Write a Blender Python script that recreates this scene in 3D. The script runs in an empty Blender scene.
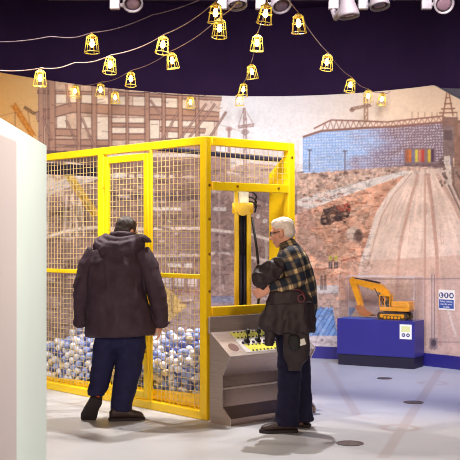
import bpy, bmesh, math, random
import numpy as np
from mathutils import Vector, Matrix, noise as mnoise
random.seed(7)
C = bpy.context.scene.collection
F, HX, HY, EYE = 1056.0, 230.0, 239.0, 1.55      # focal length in pixels, optical axis, eye height
PI = math.pi
def at(px, py, d):
    """photo pixel at depth d -> point of the room (camera stands at 0,0,EYE and looks along +Y)"""
    return Vector(((px-HX)/F*d, d, EYE-(py-HY)/F*d))
def floor_depth(py): return EYE*F/(py-HY)

# ---------------------------------------------------------------- materials
def lin(c):
    return tuple((v/255/12.92 if v/255 <= .04045 else ((v/255+.055)/1.055)**2.4) for v in c)
MATS = {}
def mat(name, rgb, rough=.5, metal=0., var=.06, scale=30., bump=0., spec=.5, coat=0., stretch=None):
    m = bpy.data.materials.new(name); m.use_nodes = True
    nt = m.node_tree; N, L = nt.nodes, nt.links
    b = N['Principled BSDF']
    b.inputs['Roughness'].default_value = rough; b.inputs['Metallic'].default_value = metal
    b.inputs['Specular IOR Level'].default_value = spec; b.inputs['Coat Weight'].default_value = coat
    c = lin(rgb)
    tc = N.new('ShaderNodeTexCoord'); nz = N.new('ShaderNodeTexNoise')
    nz.inputs['Scale'].default_value = scale; nz.inputs['Detail'].default_value = 4
    if stretch:
        mp = N.new('ShaderNodeMapping'); mp.inputs['Scale'].default_value = stretch
        L.new(tc.outputs['Object'], mp.inputs['Vector']); L.new(mp.outputs['Vector'], nz.inputs['Vector'])
    else: L.new(tc.outputs['Object'], nz.inputs['Vector'])
    r = N.new('ShaderNodeValToRGB')
    r.color_ramp.elements[0].position = .3; r.color_ramp.elements[1].position = .7
    r.color_ramp.elements[0].color = tuple(v*(1-var) for v in c)+(1,)
    r.color_ramp.elements[1].color = tuple(min(1, v*(1+var)) for v in c)+(1,)
    L.new(nz.outputs['Fac'], r.inputs['Fac']); L.new(r.outputs['Color'], b.inputs['Base Color'])
    if bump:
        bp = N.new('ShaderNodeBump'); bp.inputs['Strength'].default_value = bump; bp.inputs['Distance'].default_value = .01
        L.new(nz.outputs['Fac'], bp.inputs['Height']); L.new(bp.outputs['Normal'], b.inputs['Normal'])
    MATS[name] = m
    return m
def glow(name, rgb, strength):
    m = bpy.data.materials.new(name); m.use_nodes = True
    b = m.node_tree.nodes['Principled BSDF']
    b.inputs['Base Color'].default_value = lin(rgb)+(1,)
    b.inputs['Emission Color'].default_value = lin(rgb)+(1,); b.inputs['Emission Strength'].default_value = strength
    return m
def clear(name, amount=.12, tint=(255,255,255), rough=.03):
    m = bpy.data.materials.new(name); m.use_nodes = True
    nt = m.node_tree; N, L = nt.nodes, nt.links
    N.remove(N['Principled BSDF'])
    t = N.new('ShaderNodeBsdfTransparent'); t.inputs['Color'].default_value = lin(tint)+(1,)
    g = N.new('ShaderNodeBsdfGlossy'); g.inputs['Roughness'].default_value = rough
    fr = N.new('ShaderNodeLayerWeight'); fr.inputs['Blend'].default_value = .25
    ma = N.new('ShaderNodeMath'); ma.operation = 'MULTIPLY_ADD'; ma.inputs[1].default_value = amount; ma.inputs[2].default_value = amount*.1
    mx = N.new('ShaderNodeMixShader')
    L.new(fr.outputs['Facing'], ma.inputs[0]); L.new(ma.outputs[0], mx.inputs['Fac'])
    L.new(t.outputs[0], mx.inputs[1]); L.new(g.outputs[0], mx.inputs[2])
    L.new(mx.outputs[0], N['Material Output'].inputs['Surface'])
    return m

M_yellow = mat('yellow_paint', (252,210,14), .35, var=.03, scale=6, coat=.15)
M_wire = mat('gold_wire', (224,196,128), .45, var=.05)
M_dark_steel = mat('dark_steel', (34,26,46), .5, metal=.3)
M_bolt = mat('bolt_metal', (150,110,30), .4, metal=.8)
M_steel = mat('brushed_steel', (200,182,172), .34, metal=.6, var=.12, scale=5, stretch=(1,1,40))
M_steel2 = mat('brushed_steel_panel', (170,146,134), .24, metal=.8, var=.15, scale=5, stretch=(1,1,40))
M_black = mat('black_plastic', (18,16,18), .35)
M_rubber = mat('black_rubber', (26,24,28), .7)
M_brown = mat('brown_sticker', (120,82,72), .5)
M_ball = [mat('ball_white', (216,216,228), .35, var=.05), mat('ball_pale_blue', (146,162,216), .35, var=.06),
          mat('ball_warm_lit', (220,204,178), .35, var=.05), mat('ball_slate', (92,102,164), .35, var=.06)]  # the cream one is a white ball with warm light in its colour
M_blue = mat('blue_paint', (44,41,122), .4, var=.04, scale=4)
M_navy = mat('dark_navy_paint', (26,20,44), .5, var=.05)
M_basebd = mat('baseboard_blue', (44,38,120), .4, var=.05)
M_digger = mat('digger_yellow', (226,150,24), .38, var=.06)
M_track = mat('track_dark', (58,40,34), .6)
M_white = mat('white_card', (236,232,226), .5, var=.02)
M_signblue = mat('sign_blue', (52,84,160), .5, var=.03)
M_icon = mat('icon_blue', (64,72,120), .5, var=.03)
M_limecard = mat('pale_lime_print', (216,216,150), .5, var=.2, scale=300)
M_partition = mat('white_partition', (232,228,222), .55, var=.02, scale=3)
M_partition2 = mat('white_partition_near', (214,186,184), .55, var=.02, scale=3)
M_ceiling = mat('ceiling_purple', (46,28,60), .9, var=.15, scale=1.5, spec=.1)
M_greytrim = mat('grey_trim', (92,84,96), .7)
M_lampcage = mat('lamp_yellow', (244,216,96), .4, var=.04)
M_socket = mat('lamp_socket', (170,130,40), .5)
M_bulb = glow('bulb_glow', (255,214,130), 24)
M_cable = mat('cable_tan', (150,120,110), .6)
M_cable_dark = mat('cable_brown', (92,70,76), .6)
M_fixture = mat('fixture_grey', (112,100,104), .5, var=.05)
M_lens = mat('fixture_lens', (96,72,80), .2, var=.1)
M_track_rail = mat('rail_grey', (110,92,104), .5)
M_drain = mat('drain_metal', (92,80,80), .5, metal=.4, var=.5, scale=60)
M_jacket = mat('jacket_charcoal', (64,48,62), .72, var=.2, scale=11, bump=.5, spec=.3)
M_jeans = mat('navy_denim', (36,36,72), .8, var=.14, scale=20, bump=.2, spec=.2)
M_jeans2 = mat('dark_denim', (30,28,54), .8, var=.14, scale=20, bump=.2, spec=.2)
M_boot = mat('brown_leather', (52,35,36), .5, var=.15, scale=30, bump=.15)
M_sole = mat('dark_sole', (34,27,30), .7)
M_tag = mat('orange_tag', (206,84,44), .6)
M_skin = mat('skin', (222,160,136), .5, var=.06, scale=18)
M_hair = mat('dark_hair', (52,38,38), .6, var=.35, scale=70, bump=.5, stretch=(1,1,.25))
M_hair_white = mat('white_hair', (236,222,212), .6, var=.1, scale=70, bump=.4, stretch=(1,1,.3))
M_eye = mat('eye_white', (230,225,220), .2); M_glasses = mat('glasses_black', (20,18,22), .3)
M_coat = mat('coat_dark_brown', (50,40,44), .6, var=.2, scale=12, bump=.5, spec=.35)
M_red = mat('red_trim', (104,36,46), .6)
M_clear = clear('clear_polycarbonate', .25); M_acrylic = clear('clear_acrylic', .3)

# ---------------------------------------------------------------- building helpers
def link(name, me, m=None, parent=None):
    o = bpy.data.objects.new(name, me); C.objects.link(o)
    if m is not None:
        for mm in (m if isinstance(m, (list, tuple)) else [m]): me.materials.append(mm)
    if parent is not None: o.parent = parent
    return o
def obj(name, bm, m, parent=None, smooth=False):
    me = bpy.data.meshes.new(name)
    bmesh.ops.recalc_face_normals(bm, faces=bm.faces)
    bm.to_mesh(me); bm.free()
    if smooth:
        for p in me.polygons: p.use_smooth = True
    return link(name, me, m, parent)
def tag(o, label=None, cat=None, group=None, kind=None):
    if label: o['label'] = label
    if cat: o['category'] = cat
    if group: o['group'] = group
    if kind: o['kind'] = kind
    return o
def thing(name, label, cat, loc=(0,0,0), group=None):
    o = bpy.data.objects.new(name, None); C.objects.link(o); o.location = loc; o.empty_display_size = .1
    return tag(o, label, cat, group)
def BM(): return bmesh.new()
def hexa(bm, o, a, b, c):
    """box from corner o with edge vectors a, b, c"""
    o, a, b, c = map(Vector, (o, a, b, c))
    v = [bm.verts.new(p) for p in (o, o+a, o+a+b, o+b, o+c, o+a+c, o+a+b+c, o+b+c)]
    for f in ((3,2,1,0),(4,5,6,7),(0,1,5,4),(1,2,6,5),(2,3,7,6),(3,0,4,7)): bm.faces.new([v[i] for i in f])
    return v
def box(bm, lo, hi):
    lo, hi = Vector(lo), Vector(hi); s = hi-lo
    return hexa(bm, lo, (s.x,0,0), (0,s.y,0), (0,0,s.z))
def bevel(bm, w, seg=2):
    bmesh.ops.bevel(bm, geom=[e for e in bm.edges], offset=w, segments=seg, affect='EDGES', profile=.5)
def prism(bm, pts, ext):
    """closed polygon pts (3D) pushed along ext"""
    ext = Vector(ext); n = len(pts)
    a = [bm.verts.new(Vector(p)) for p in pts]; b = [bm.verts.new(Vector(p)+ext) for p in pts]
    bm.faces.new(a[::-1]); bm.faces.new(b)
    for i in range(n): bm.faces.new((a[i], a[(i+1)%n], b[(i+1)%n], b[i]))
def loft(bm, rings, cap=True):
    vs = [[bm.verts.new(p) for p in r] for r in rings]
    n = len(vs[0])
    for A, B in zip(vs, vs[1:]):
        for i in range(n): bm.faces.new((A[i], A[(i+1)%n], B[(i+1)%n], B[i]))
    if cap: bm.faces.new(vs[0][::-1]); bm.faces.new(vs[-1])
def ring(c, a1, a2, n=16, pw=1.):
    out = []
    for i in range(n):
        t = 2*PI*i/n; ct, st = math.cos(t), math.sin(t)
        ct = math.copysign(abs(ct)**pw, ct); st = math.copysign(abs(st)**pw, st)
        out.append(Vector(c)+Vector(a1)*ct+Vector(a2)*st)
    return out
def tube(bm, pts, r, n=8, closed=False):
    pts = [Vector(p) for p in pts]; rr = r if isinstance(r, (list, tuple)) else [r]*len(pts)
    rings, a1 = [], None
    for i, p in enumerate(pts):
        if closed: t = pts[(i+1)%len(pts)]-pts[i-1]
        else: t = pts[min(i+1, len(pts)-1)]-pts[max(i-1, 0)]
        t.normalize()
        if a1 is None:
            ref = Vector((0,0,1)) if abs(t.z) < .9 else Vector((1,0,0))
            a1 = ref
        a1 = (a1-t*a1.dot(t)).normalized(); a2 = t.cross(a1)
        rings.append(ring(p, a1*rr[i], a2*rr[i], n))
    if closed:
        vs = [[bm.verts.new(p) for p in r_] for r_ in rings]; k = len(vs)
        for j in range(k):
            A, B = vs[j], vs[(j+1)%k]
            for i in range(n): bm.faces.new((A[i], A[(i+1)%n], B[(i+1)%n], B[i]))
    else: loft(bm, rings)
def circle_pts(c, a1, a2, n=20): return ring(c, a1, a2, n)
def cyl(bm, p, q, r, n=16, r2=None): tube(bm, [p, q], [r, r if r2 is None else r2], n)
def lathe(bm, prof, c=(0,0,0), axis=(0,0,1), n=20, cap=True):
    axis = Vector(axis).normalized(); ref = Vector((1,0,0)) if abs(axis.x) < .9 else Vector((0,1,0))
    a1 = (ref-axis*ref.dot(axis)).normalized(); a2 = axis.cross(a1); c = Vector(c)
    loft(bm, [ring(c+axis*h, a1*r, a2*r, n) for r, h in prof], cap)
def limb(bm, pts, ref, n=16, round_ends=True, pw=1.):
    """pts: (x,y,z, radius along ref, radius across); rounded ends"""
    P = [Vector(p[:3]) for p in pts]; ref = Vector(ref); rings = []
    for i, p in enumerate(pts):
        t = (P[min(i+1, len(P)-1)]-P[max(i-1, 0)]).normalized()
        a1 = ref-t*ref.dot(t); a1.normalize(); a2 = t.cross(a1)
        ra, rb = p[3], (p[4] if len(p) > 4 else p[3])
        m = min(ra, rb)
        if i == 0 and round_ends:
            for k, s in ((.9,.4),(.6,.78)): rings.append(ring(P[0]-t*m*k, a1*ra*s, a2*rb*s, n, pw))
        rings.append(ring(P[i], a1*ra, a2*rb, n, pw))
        if i == len(pts)-1 and round_ends:
            for k, s in ((.6,.78),(.9,.4)): rings.append(ring(P[i]+t*m*k, a1*ra*s, a2*rb*s, n, pw))
    loft(bm, rings)
def ellipsoid(bm, c, r, rot=None, u=20, v=12):
    Mx = Matrix.Translation(Vector(c)) @ (rot.to_4x4() if rot else Matrix.Identity(4)) @ Matrix.Diagonal((*r, 1))
    bmesh.ops.create_uvsphere(bm, u_segments=u, v_segments=v, radius=1, matrix=Mx)
def fuse(name, bm, m, parent, voxel=.01, smooth=3, wrinkle=None):
    """melt overlapping closed shells into one continuous skin"""
    me = bpy.data.meshes.new('tmp'); bmesh.ops.recalc_face_normals(bm, faces=bm.faces); bm.to_mesh(me); bm.free()
    o = bpy.data.objects.new('tmp', me); C.objects.link(o)
    md = o.modifiers.new('r', 'REMESH'); md.mode = 'VOXEL'; md.voxel_size = voxel
    if smooth:
        sm = o.modifiers.new('s', 'SMOOTH'); sm.factor = .5; sm.iterations = smooth
    dg = bpy.context.evaluated_depsgraph_get(); dg.update()
    me2 = bpy.data.meshes.new_from_object(o.evaluated_get(dg)); me2.name = name
    bpy.data.objects.remove(o); bpy.data.meshes.remove(me)
    if wrinkle:
        n = len(me2.vertices); co = np.empty(n*3, 'f'); me2.vertices.foreach_get('co', co); co = co.reshape(-1, 3)
        no = np.empty(n*3, 'f'); me2.vertices.foreach_get('normal', no); no = no.reshape(-1, 3)
        d = np.array([wrinkle(Vector(p)) for p in co], 'f')
        co += no*d[:, None]; me2.vertices.foreach_set('co', co.ravel()); me2.update()
    for p in me2.polygons: p.use_smooth = True
    me2.materials.clear()
    return link(name, me2, m, parent)
def copy_tree(o, parent=None):
    c = o.copy(); C.objects.link(c)
    if parent is not None: c.parent = parent
    for ch in list(o.children): copy_tree(ch, c)
    return c
# ================================================================ THE ROOM
# plan of the curved back wall: measured (pixel column, depth) pairs -> smooth curve Y(X)
_wp = [(-40,11.35),(0,11.85),(38,12.35),(100,12.96),(150,13.4),(240,13.83),(300,13.83),(350,13.5),(390,13.27),(435,12.86),(460,12.52),(510,11.9)]
_wx = np.array([(p-HX)/F*d for p, d in _wp]); _wy = np.array([d for p, d in _wp])
_wc = np.polyfit(_wx, _wy, 4)
def wall_y(x): return float(np.polyval(_wc, x))
def wall_frame(x):
    """point on the wall in plan, unit tangent and inward normal"""
    t = Vector((1, wall_y(x+.01)-wall_y(x-.01), 0)); t.y /= .02; t.normalize()
    return Vector((x, wall_y(x), 0)), t, Vector((t.y, -t.x, 0))
X0, X1 = -3.3, 3.5
WALL_TOP = 3.42
def wall_top(x):
    return WALL_TOP if x < 2.47 else max(2.6, WALL_TOP-(x-2.47)*.85)

# ---------------- the printed mural on the wall, as a colour per point of the wall surface
_tab = np.random.RandomState(3).rand(256, 256).astype('f')
def vnoise(x, y, s=0):
    x = x+s*17.3; y = y+s*9.1
    xi = np.floor(x).astype(int); yi = np.floor(y).astype(int); fx = x-xi; fy = y-yi
    fx = fx*fx*(3-2*fx); fy = fy*fy*(3-2*fy)
    g = lambda a, b: _tab[a % 256, b % 256]
    return (g(xi,yi)*(1-fx)+g(xi+1,yi)*fx)*(1-fy)+(g(xi,yi+1)*(1-fx)+g(xi+1,yi+1)*fx)*fy
def fbm(x, y, s=0, o=4):
    r, a, t = 0, 1., 0
    for k in range(o):
        r = r+a*vnoise(x*2**k, y*2**k, s+k); t += a; a *= .55
    return r/t-.5
def paint_mural(PX, PY):
    H, W = PX.shape
    img = np.zeros((H, W, 3), 'f')
    rs = np.random.RandomState(11)
    def mix(mask, c):
        m = mask[..., None]; img[:] = img*(1-m)+np.array(c, 'f')*m
    def inpoly(pts):
        ins = np.zeros((H, W), bool); n = len(pts)
        for i in range(n):
            x0, y0 = pts[i]; x1, y1 = pts[(i+1) % n]
            if y0 == y1: continue
            c = ((y0 > PY) != (y1 > PY)) & (PX < (x1-x0)*(PY-y0)/(y1-y0)+x0)
            ins ^= c
        return ins
    def poly(pts, c, a=1., n=0., ns=.15, seed=0):
        m = inpoly(pts).astype('f')*a
        if n: 
            t = 1+n*2*fbm(PX*ns, PY*ns, seed)
            img[:] = img*(1-m[..., None])+np.array(c, 'f')*t[..., None]*m[..., None]
        else: mix(m, c)
    def line(pts, w, c, a=1.):
        d = np.full((H, W), 1e9, 'f'); n = len(pts)-1
        for i, ((x0, y0), (x1, y1)) in enumerate(zip(pts, pts[1:])):
            dx, dy = x1-x0, y1-y0; u = ((PX-x0)*dx+(PY-y0)*dy)/(dx*dx+dy*dy+1e-9); t = np.clip(u, 0, 1)
            q = np.hypot(PX-x0-t*dx, PY-y0-t*dy)
            if i == 0: q = np.where(u < -.01, 1e9, q)
            if i == n-1: q = np.where(u > 1.01, 1e9, q)
            d = np.minimum(d, q)
        mix(np.clip((w/2+.45-d)/.9, 0, 1)*a, c)
    def rect(x0, y0, x1, y1, c, a=1.):
        mix((np.clip(PX-x0+.5, 0, 1)*np.clip(x1-PX+.5, 0, 1)*np.clip(PY-y0+.5, 0, 1)*np.clip(y1-PY+.5, 0, 1))*a, c)
    def disc(x, y, rx, ry, c, a=1., soft=.25):
        mix(np.clip((1-np.hypot((PX-x)/rx, (PY-y)/ry))/soft+.5, 0, 1)*a, c)
    # sky
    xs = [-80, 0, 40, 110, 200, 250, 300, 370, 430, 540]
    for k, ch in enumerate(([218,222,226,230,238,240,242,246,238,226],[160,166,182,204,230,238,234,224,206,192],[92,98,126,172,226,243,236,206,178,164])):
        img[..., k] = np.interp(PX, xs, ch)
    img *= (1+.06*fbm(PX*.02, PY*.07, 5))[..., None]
    # ---- left: steel frame of the stand (y 80-165)
    beam = (192,150,128); dark = (108,76,72); pale = (228,206,190)
    poly([(38,60),(226,60),(213,170),(38,170)], (218,186,166), .85, .14, .3, 1)
    for x0, y0, x1, y1 in ((56,90,66,103),(70,90,76,104),(82,92,93,104),(97,95,109,105),(112,97,125,106),(133,97,146,108),(150,98,162,106),(166,98,177,108),(182,100,196,110),
                           (57,116,66,128),(82,117,91,128),(97,117,108,140),(112,118,144,123),(112,127,144,133),(148,120,159,140),(166,120,178,127),(168,131,178,138),(182,116,196,126),(184,131,198,140),(200,112,214,136)):
        rect(x0-.8, y0-.8, x1+.8, y1+.8, (120,90,84), .55); rect(x0, y0, x1, y1, (246,228,208), .95)
    for pts, w in (([(36,117),(56,112),(72,107.5),(110,109.5),(178,113),(219,117)],8.5),([(49,132),(80,133)],6),([(49,142),(110,143)],5),([(110,125),(146,125.5)],3.4),([(110,137),(147,137)],5),
                   ([(146,117),(218,119)],4),([(160,129),(205,131)],3.5),([(150,143),(215,142)],7),([(38,152),(214,150)],9),([(38,92),(130,94),(221,99)],2)):
        line(pts, w+2, dark, .75); line(pts, w-.4, beam, .95)
    for x, w, c in ((41,4,beam),(46.5,2,beam),(52,5.5,(132,98,86)),(78.5,3,beam),(94,4,beam),(110,2.5,beam),(127,2,beam),(147,4,beam),(163.5,3,beam),(180,3.5,beam),(197,3,beam)):
        line([(x,80),(x+.5,160)], w+1.6, dark, .7); line([(x,80),(x+.5,160)], w-.3, beam, .9)
    for pts in ([(66,84),(70,107)],[(42,117),(52,140)],[(66,120),(78,146)],[(186,142),(215,104)],[(178,142),(206,104)],[(150,100),(163,118)],[(160,145),(178,112)],[(82,118),(94,146)],[(205,145),(226,112)]):
        line(pts, 2.6, (116,84,80), .7); line(pts, 1.3, (190,152,136), .8)
    for k in range(60):
        x, y = rs.uniform(38,225), rs.uniform(86,150); line([(x,y),(x+rs.uniform(-9,9),y+rs.uniform(-2,2))], .9, dark, .45)
    # orange lattice cranes in the left sky
    def lattice(p, q, w, c, n, a=.95):
        p, q = np.array(p, float), np.array(q, float); t = (q-p)/np.hypot(*(q-p)); nn = np.array([-t[1], t[0]])*w/2
        line([p+nn, q+nn], 1.1, c, a); line([p-nn, q-nn], 1.1, c, a)
        for i in range(n):
            s = 1 if i % 2 else -1
            line([p+(q-p)*i/n+nn*s, p+(q-p)*(i+1)/n-nn*s], 1., c, a)
    line([(14,106),(32,134)], 4.4, (214,136,52), .75); lattice((13,104),(34,137), 4.5, (196,112,36), 9)
    lattice((24,107),(35,114), 2, (120,84,60), 4); line([(0,116),(22,111)], .8, (170,120,84), .7); line([(15,112),(15,128)], 1, (150,100,70), .7); line([(28,112),(30,126)], 1, (150,100,70), .7)
    # ---- the bowl of the stand behind the cage
    poly([(-80,158),(44,158),(300,150),(300,362),(-80,362)], (160,128,120), 1., .22, .1, 2)
    poly([(228,146),(300,140),(300,182),(262,186),(228,176)], (234,222,218), .95, .05)
    poly([(228,168),(250,163),(275,165),(300,172),(300,186),(228,186)], (196,160,148), .85, .2, .3, 7)
    poly([(40,150),(104,152),(104,166),(72,162),(46,161)], (104,80,80), .9, .15, .2, 3)
    poly([(40,162),(72,162),(98,168),(100,178),(84,184),(66,188),(46,197),(40,197)], (226,208,200), .95, .08, .2, 3)
    for k in range(7): rect(66+k*5.2,172-k*.3,69.5+k*5.2,178-k*.3, (240,232,226), .8)
    for y, c, w, a in ((197,(196,168,154),2,.8),(216,(128,98,92),5,.6),(238,(244,228,212),3,1.),(243,(120,92,86),3,.6),(266,(190,160,148),2,.7),(284,(128,100,96),4,.5)):
        line([(x, y-(x-44)*.17-.0009*(x-44)*(104-x)*4) for x in range(40,152,8)], w, c, a)
    for x0, x1 in ((67,64),(72,78),(72,70),(80,84),(80,76),(49,47)): line([(x0,194),(x1,236)], 2.2, (232,210,196), .9)
    line([(68,196),(82,228)], 1.5, (120,90,84), .6)
    disc(58,175,6,6,(188,120,78),.55); disc(58,175,3,3,(232,214,200),.8); disc(60,194,4,2.5,(230,200,190),.7)
    line([(62.5,166),(97,215)], 4, (226,190,70), .6); lattice((61.5,165),(97,217), 6.5, (226,172,24), 12, 1.); line([(59,164),(95,217)],1,(150,100,30),.8)
    # terraces right of the door
    for y0, y1, c, a in ((153,157,(238,226,220),.9),(162,172,(132,100,94),.5),(193,201,(104,80,84),.7),(214,222,(134,104,98),.5),(236,250,(150,122,116),.5),(258,262,(122,96,94),.5),(272,277,(130,104,102),.4)):
        rect(104,y0,211,y1,c,a)
    for k in range(9):
        x = 108+k*8+rs.uniform(-1,1); disc(x,176+rs.uniform(-1,1),3,1.8,(240,226,216),.85)
    disc(189,177,7,1.4,(232,212,200),.8)
    rect(153,207,181,210.5,(244,234,226),.95); rect(112,173,124,178,(240,230,222),.9); rect(118,194,130,198,(226,208,198),.7)
    line([(104,230),(152,228.5),(200,228.2),(212,230),(250,234),(274,241),(300,250)], 3, (242,222,208), 1.)
    line([(104,262),(150,256),(200,255),(222,252),(274,262)], 3, (222,200,190), .95)
    for x0, x1 in ((168,181),(184,192),(120,132)): rect(x0,263.5,x1,267.5,(240,228,222),.85)
    for k in range(7): rect(110+k*13,278,119+k*13,286.5,(226,210,204),.75)
    for k in range(12): rect(110+k*7.6,290,114+k*7.6,292.5,(146,84,78),.7)
    poly([(40,296),(300,296),(300,365),(-80,365),(-80,296)], (178,152,148), .75, .22, .25, 8)
    poly([(163,284),(172,292),(187,306),(168,322),(160,310)], (226,186,108), .9, .1)
    for k in range(170):
        x, y = rs.uniform(44,290), rs.uniform(162,345); L = rs.uniform(2,12)
        line([(x,y),(x+L,y+rs.uniform(-.6,1.5))], rs.uniform(.7,2.2), (240,222,212) if rs.rand() < .42 else (92,64,70), .62)
    for k in range(46):
        x, y = rs.uniform(104,290), rs.uniform(180,330); L = rs.uniform(5,22)
        line([(x,y),(x+rs.uniform(-1,3),y+L)], rs.uniform(.8,2.), (226,206,198) if rs.rand() < .45 else (100,72,76), .6)
    # what shows through the clear screen; its reflections are painted in as pale discs
    rect(213,207,226,211,(238,226,218),.85); rect(212,190,222,193,(226,208,198),.6); line([(219,188),(220,300)],1.6,(206,180,170),.6)
    poly([(252,190),(275,194),(290,204),(290,210),(252,199)], (112,88,90), .75)
    disc(258,216.5,2.2,2.2,(240,228,222),.9); disc(265,221,2.6,2.2,(240,228,222),.9)
    line([(210,262),(218,252),(230,250),(236,262),(238,290)], 3, (126,98,98), .6)
    line([(254,262),(258,256),(262,266),(264,300)], 2.5, (214,196,190), .6); line([(266,240),(268,300)], 3, (216,198,192), .6)
    rect(212,296,236,303,(120,130,176),.6)
    # ---- tower cranes against the white sky
    for x, y0, y1 in ((245,118,186),(229,128,170)):
        lattice((x,y0),(x,y1), 2.6 if x == 245 else 1.6, (164,126,120), 14, .75)
    lattice((238,127),(254,125),2.2,(158,122,118),6,.8); line([(244,108),(238,127)],.8,(170,140,130),.7); line([(244,108),(254,125)],.8,(170,140,130),.7); lattice((244,108),(245,120),2,(160,122,118),4,.7)
    disc(245,132,4,3,(150,120,118),.6); disc(229,129,3.5,2.5,(170,120,116),.6); line([(214,123),(240,131)],.8,(176,150,144),.6)
    # ---- right: the pixelled facade
    poly([(303,137),(321,131),(362,128.5),(446,123),(452,128),(452,168),(404,168),(349,171),(303,173)], (150,140,160))
    fac = inpoly([(303,137),(321,131),(362,128.5),(446,123),(446,168),(404,168),(349,171),(303,173)])
    tt = np.clip((PX-303)/135, 0, 1); t2 = np.clip(tt*1.25+.9*fbm(PX*.05, PY*.09, 4), 0, 1)
    base = np.stack([np.interp(t2,[0,.45,.75,1],v) for v in ([146,156,150,142],[180,182,140,118],[232,226,168,128])],-1)
    gx = (PX*.34+1.1*fbm(PX*.09,PY*.3,51)) % 1; gy = ((PY+.03*PX)*.36+.5*fbm(PX*.2,PY*.1,52)) % 1
    dots = ((np.abs(gx-.5) < .30) & (np.abs(gy-.5) < .24)).astype('f')*(.45+.75*(fbm(PX*.4,PY*.4,9)+.5))
    base = base*(1-.62*dots[..., None])+np.array((238,234,240))*.62*dots[..., None]
    img[fac] = base[fac]
    up = [(314,128.5),(331,120),(362,121),(387,122),(443,116)]; lo = [(303,137),(321,131),(362,128),(387,127),(446,122)]
    line(up, 1.5, (150,104,92)); line(lo, 2.2, (146,102,92))
    for i in range(44):
        x = 322+i*2.85; f = lambda P, q: np.interp(q, [a for a, b in P], [b for a, b in P])
        line([(x, f(up,x) if i%2 else f(lo,x)), (x+2.85, f(lo,x+2.85) if i%2 else f(up,x+2.85))], .9, (156,112,100), .85)
    lattice((366,93),(366,121), 3.4, (176,136,110), 8); lattice((351,109),(371,105), 2, (160,118,100), 7); disc(352,110,2.5,2,(150,110,96),.8)
    line([(447,92),(443,116)],1.4,(150,104,84)); line([(449,92),(453,116)],1.4,(150,104,84)); line([(448,92),(448,78)],.9,(150,104,84))
    for y, w in ((98,2),(104,4),(109,7),(113,9)): line([(448-w,y),(448+w,y-.5)], 1.3, (146,100,82))
    for x in (412,418,425,432,437,457): line([(x,112),(x,119)], .7, (160,116,100), .8)
    rect(442,117,458,128,(140,104,94),.9); poly([(443,126),(454,126),(455,158),(443,158)], (140,116,112), 1, .15, .4); poly([(454,120),(540,124),(540,176),(454,172)], (158,120,104), 1, .2, .2)
    rect(444,130,452,140,(100,80,82),.7)
    rect(404,148,435,163,(136,112,116))
    for k, c in enumerate(((176,100,70),(222,120,52),(128,120,150),(222,206,80),(216,130,104),(206,70,62),(146,116,116),(226,196,60),(84,60,84))):
        rect(405.5+k*3.2,149.5,408.2+k*3.2,162,c,.95)
    rect(404,163,443,167,(120,92,92),.8)
    # rubble, parked cars and the pale hoarding
    poly([(297,174),(349,170),(404,166),(445,168),(445,178),(404,176),(345,192),(297,210)], (206,170,152), 1, .34, .35, 6)
    for k in range(70):
        x = rs.uniform(299,400); y = rs.uniform(170, 204-(x-300)*.3); disc(x,y,rs.uniform(1,3.2),rs.uniform(.8,1.6),(216,190,176) if rs.rand()<.5 else (122,92,84),.75)
    disc(331,187,5,2.6,(196,150,130),.9); disc(318,195,6,2,(206,186,176),.8)
    for x, y in ((309.5,150),(345,151)): line([(x,y),(x,y+22)],1,(92,72,86),.9); line([(x-2.5,y),(x+2.5,y)],1.2,(92,72,86),.8)
    poly([(297,200),(345,186),(404,170.5),(410,171.5),(404,175),(345,195),(310,208),(297,216)], (224,212,206), 1, .06, .2)
    for k in range(8): line([(303+k*9,207-k*3.1),(303+k*9,199-k*2.8)], .7, (176,160,156), .7)
    # orange earth
    poly([(290,217),(310,209),(345,196),(404,175.5),(420,172),(400,196),(384,230),(372,262),(362,300),(290,300)], (222,166,138), 1, .34, .12, 12)
    for k in range(150):
        x = rs.uniform(297,390); y = rs.uniform(190,285); 
        if x > 420-(y-172)*.75: continue
        L = rs.uniform(3,14); line([(x,y),(x+L,y+L*rs.uniform(-.5,.25))], rs.uniform(.7,2.2), (244,204,182) if rs.rand()<.5 else (150,84,64), .6)
    poly([(297,205),(310,209),(318,226),(306,232),(297,222)], (196,150,134), .7, .2)
    poly([(300,226),(320,236),(332,262),(318,262),(297,240)], (176,142,130), .6, .25, .3, 5)
    poly([(320,219),(323,211),(331,207),(341,205),(349,207),(350,214),(345,219),(336,221),(330,225),(322,225)], (96,62,52), .95, .4, .5, 8); poly([(336,206),(348,203),(351,207),(350,212),(340,211)], (172,76,60), .95, .2, .5); disc(325,221,4.5,4,(58,40,40),.95); disc(325,221,2,1.8,(150,110,92),.9); disc(338,218,3.5,3.5,(58,40,40),.95); disc(346,215,3,3,(64,44,42),.95); rect(323,209,330,213,(66,46,46),.9)
    for k in range(26): disc(rs.uniform(322,349),rs.uniform(206,222),rs.uniform(1,2.2),rs.uniform(.8,1.6),(190,146,120) if rs.rand()<.45 else (70,50,46),.8)
    disc(354,234,8,7.5,(206,176,158),.97,.3); disc(358.5,236,4.5,6,(96,68,60),.85,.5); disc(351,231,4,3,(226,204,186),.7)
    # haul road
    poly([(411,171),(443,168),(452,182),(470,220),(520,300),(540,365),(350,365),(354,300),(360,262),(368,240),(376,214),(390,192)], (228,200,184), 1, .14, .06, 13)
    line([(412,172),(391,193),(378,214),(370,240),(362,264),(357,300),(353,340)], 5, (236,216,204), .85)
    line([(412,173),(394,194),(382,215),(374,242),(368,266)], 1.2, (190,146,126), .6)
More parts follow.
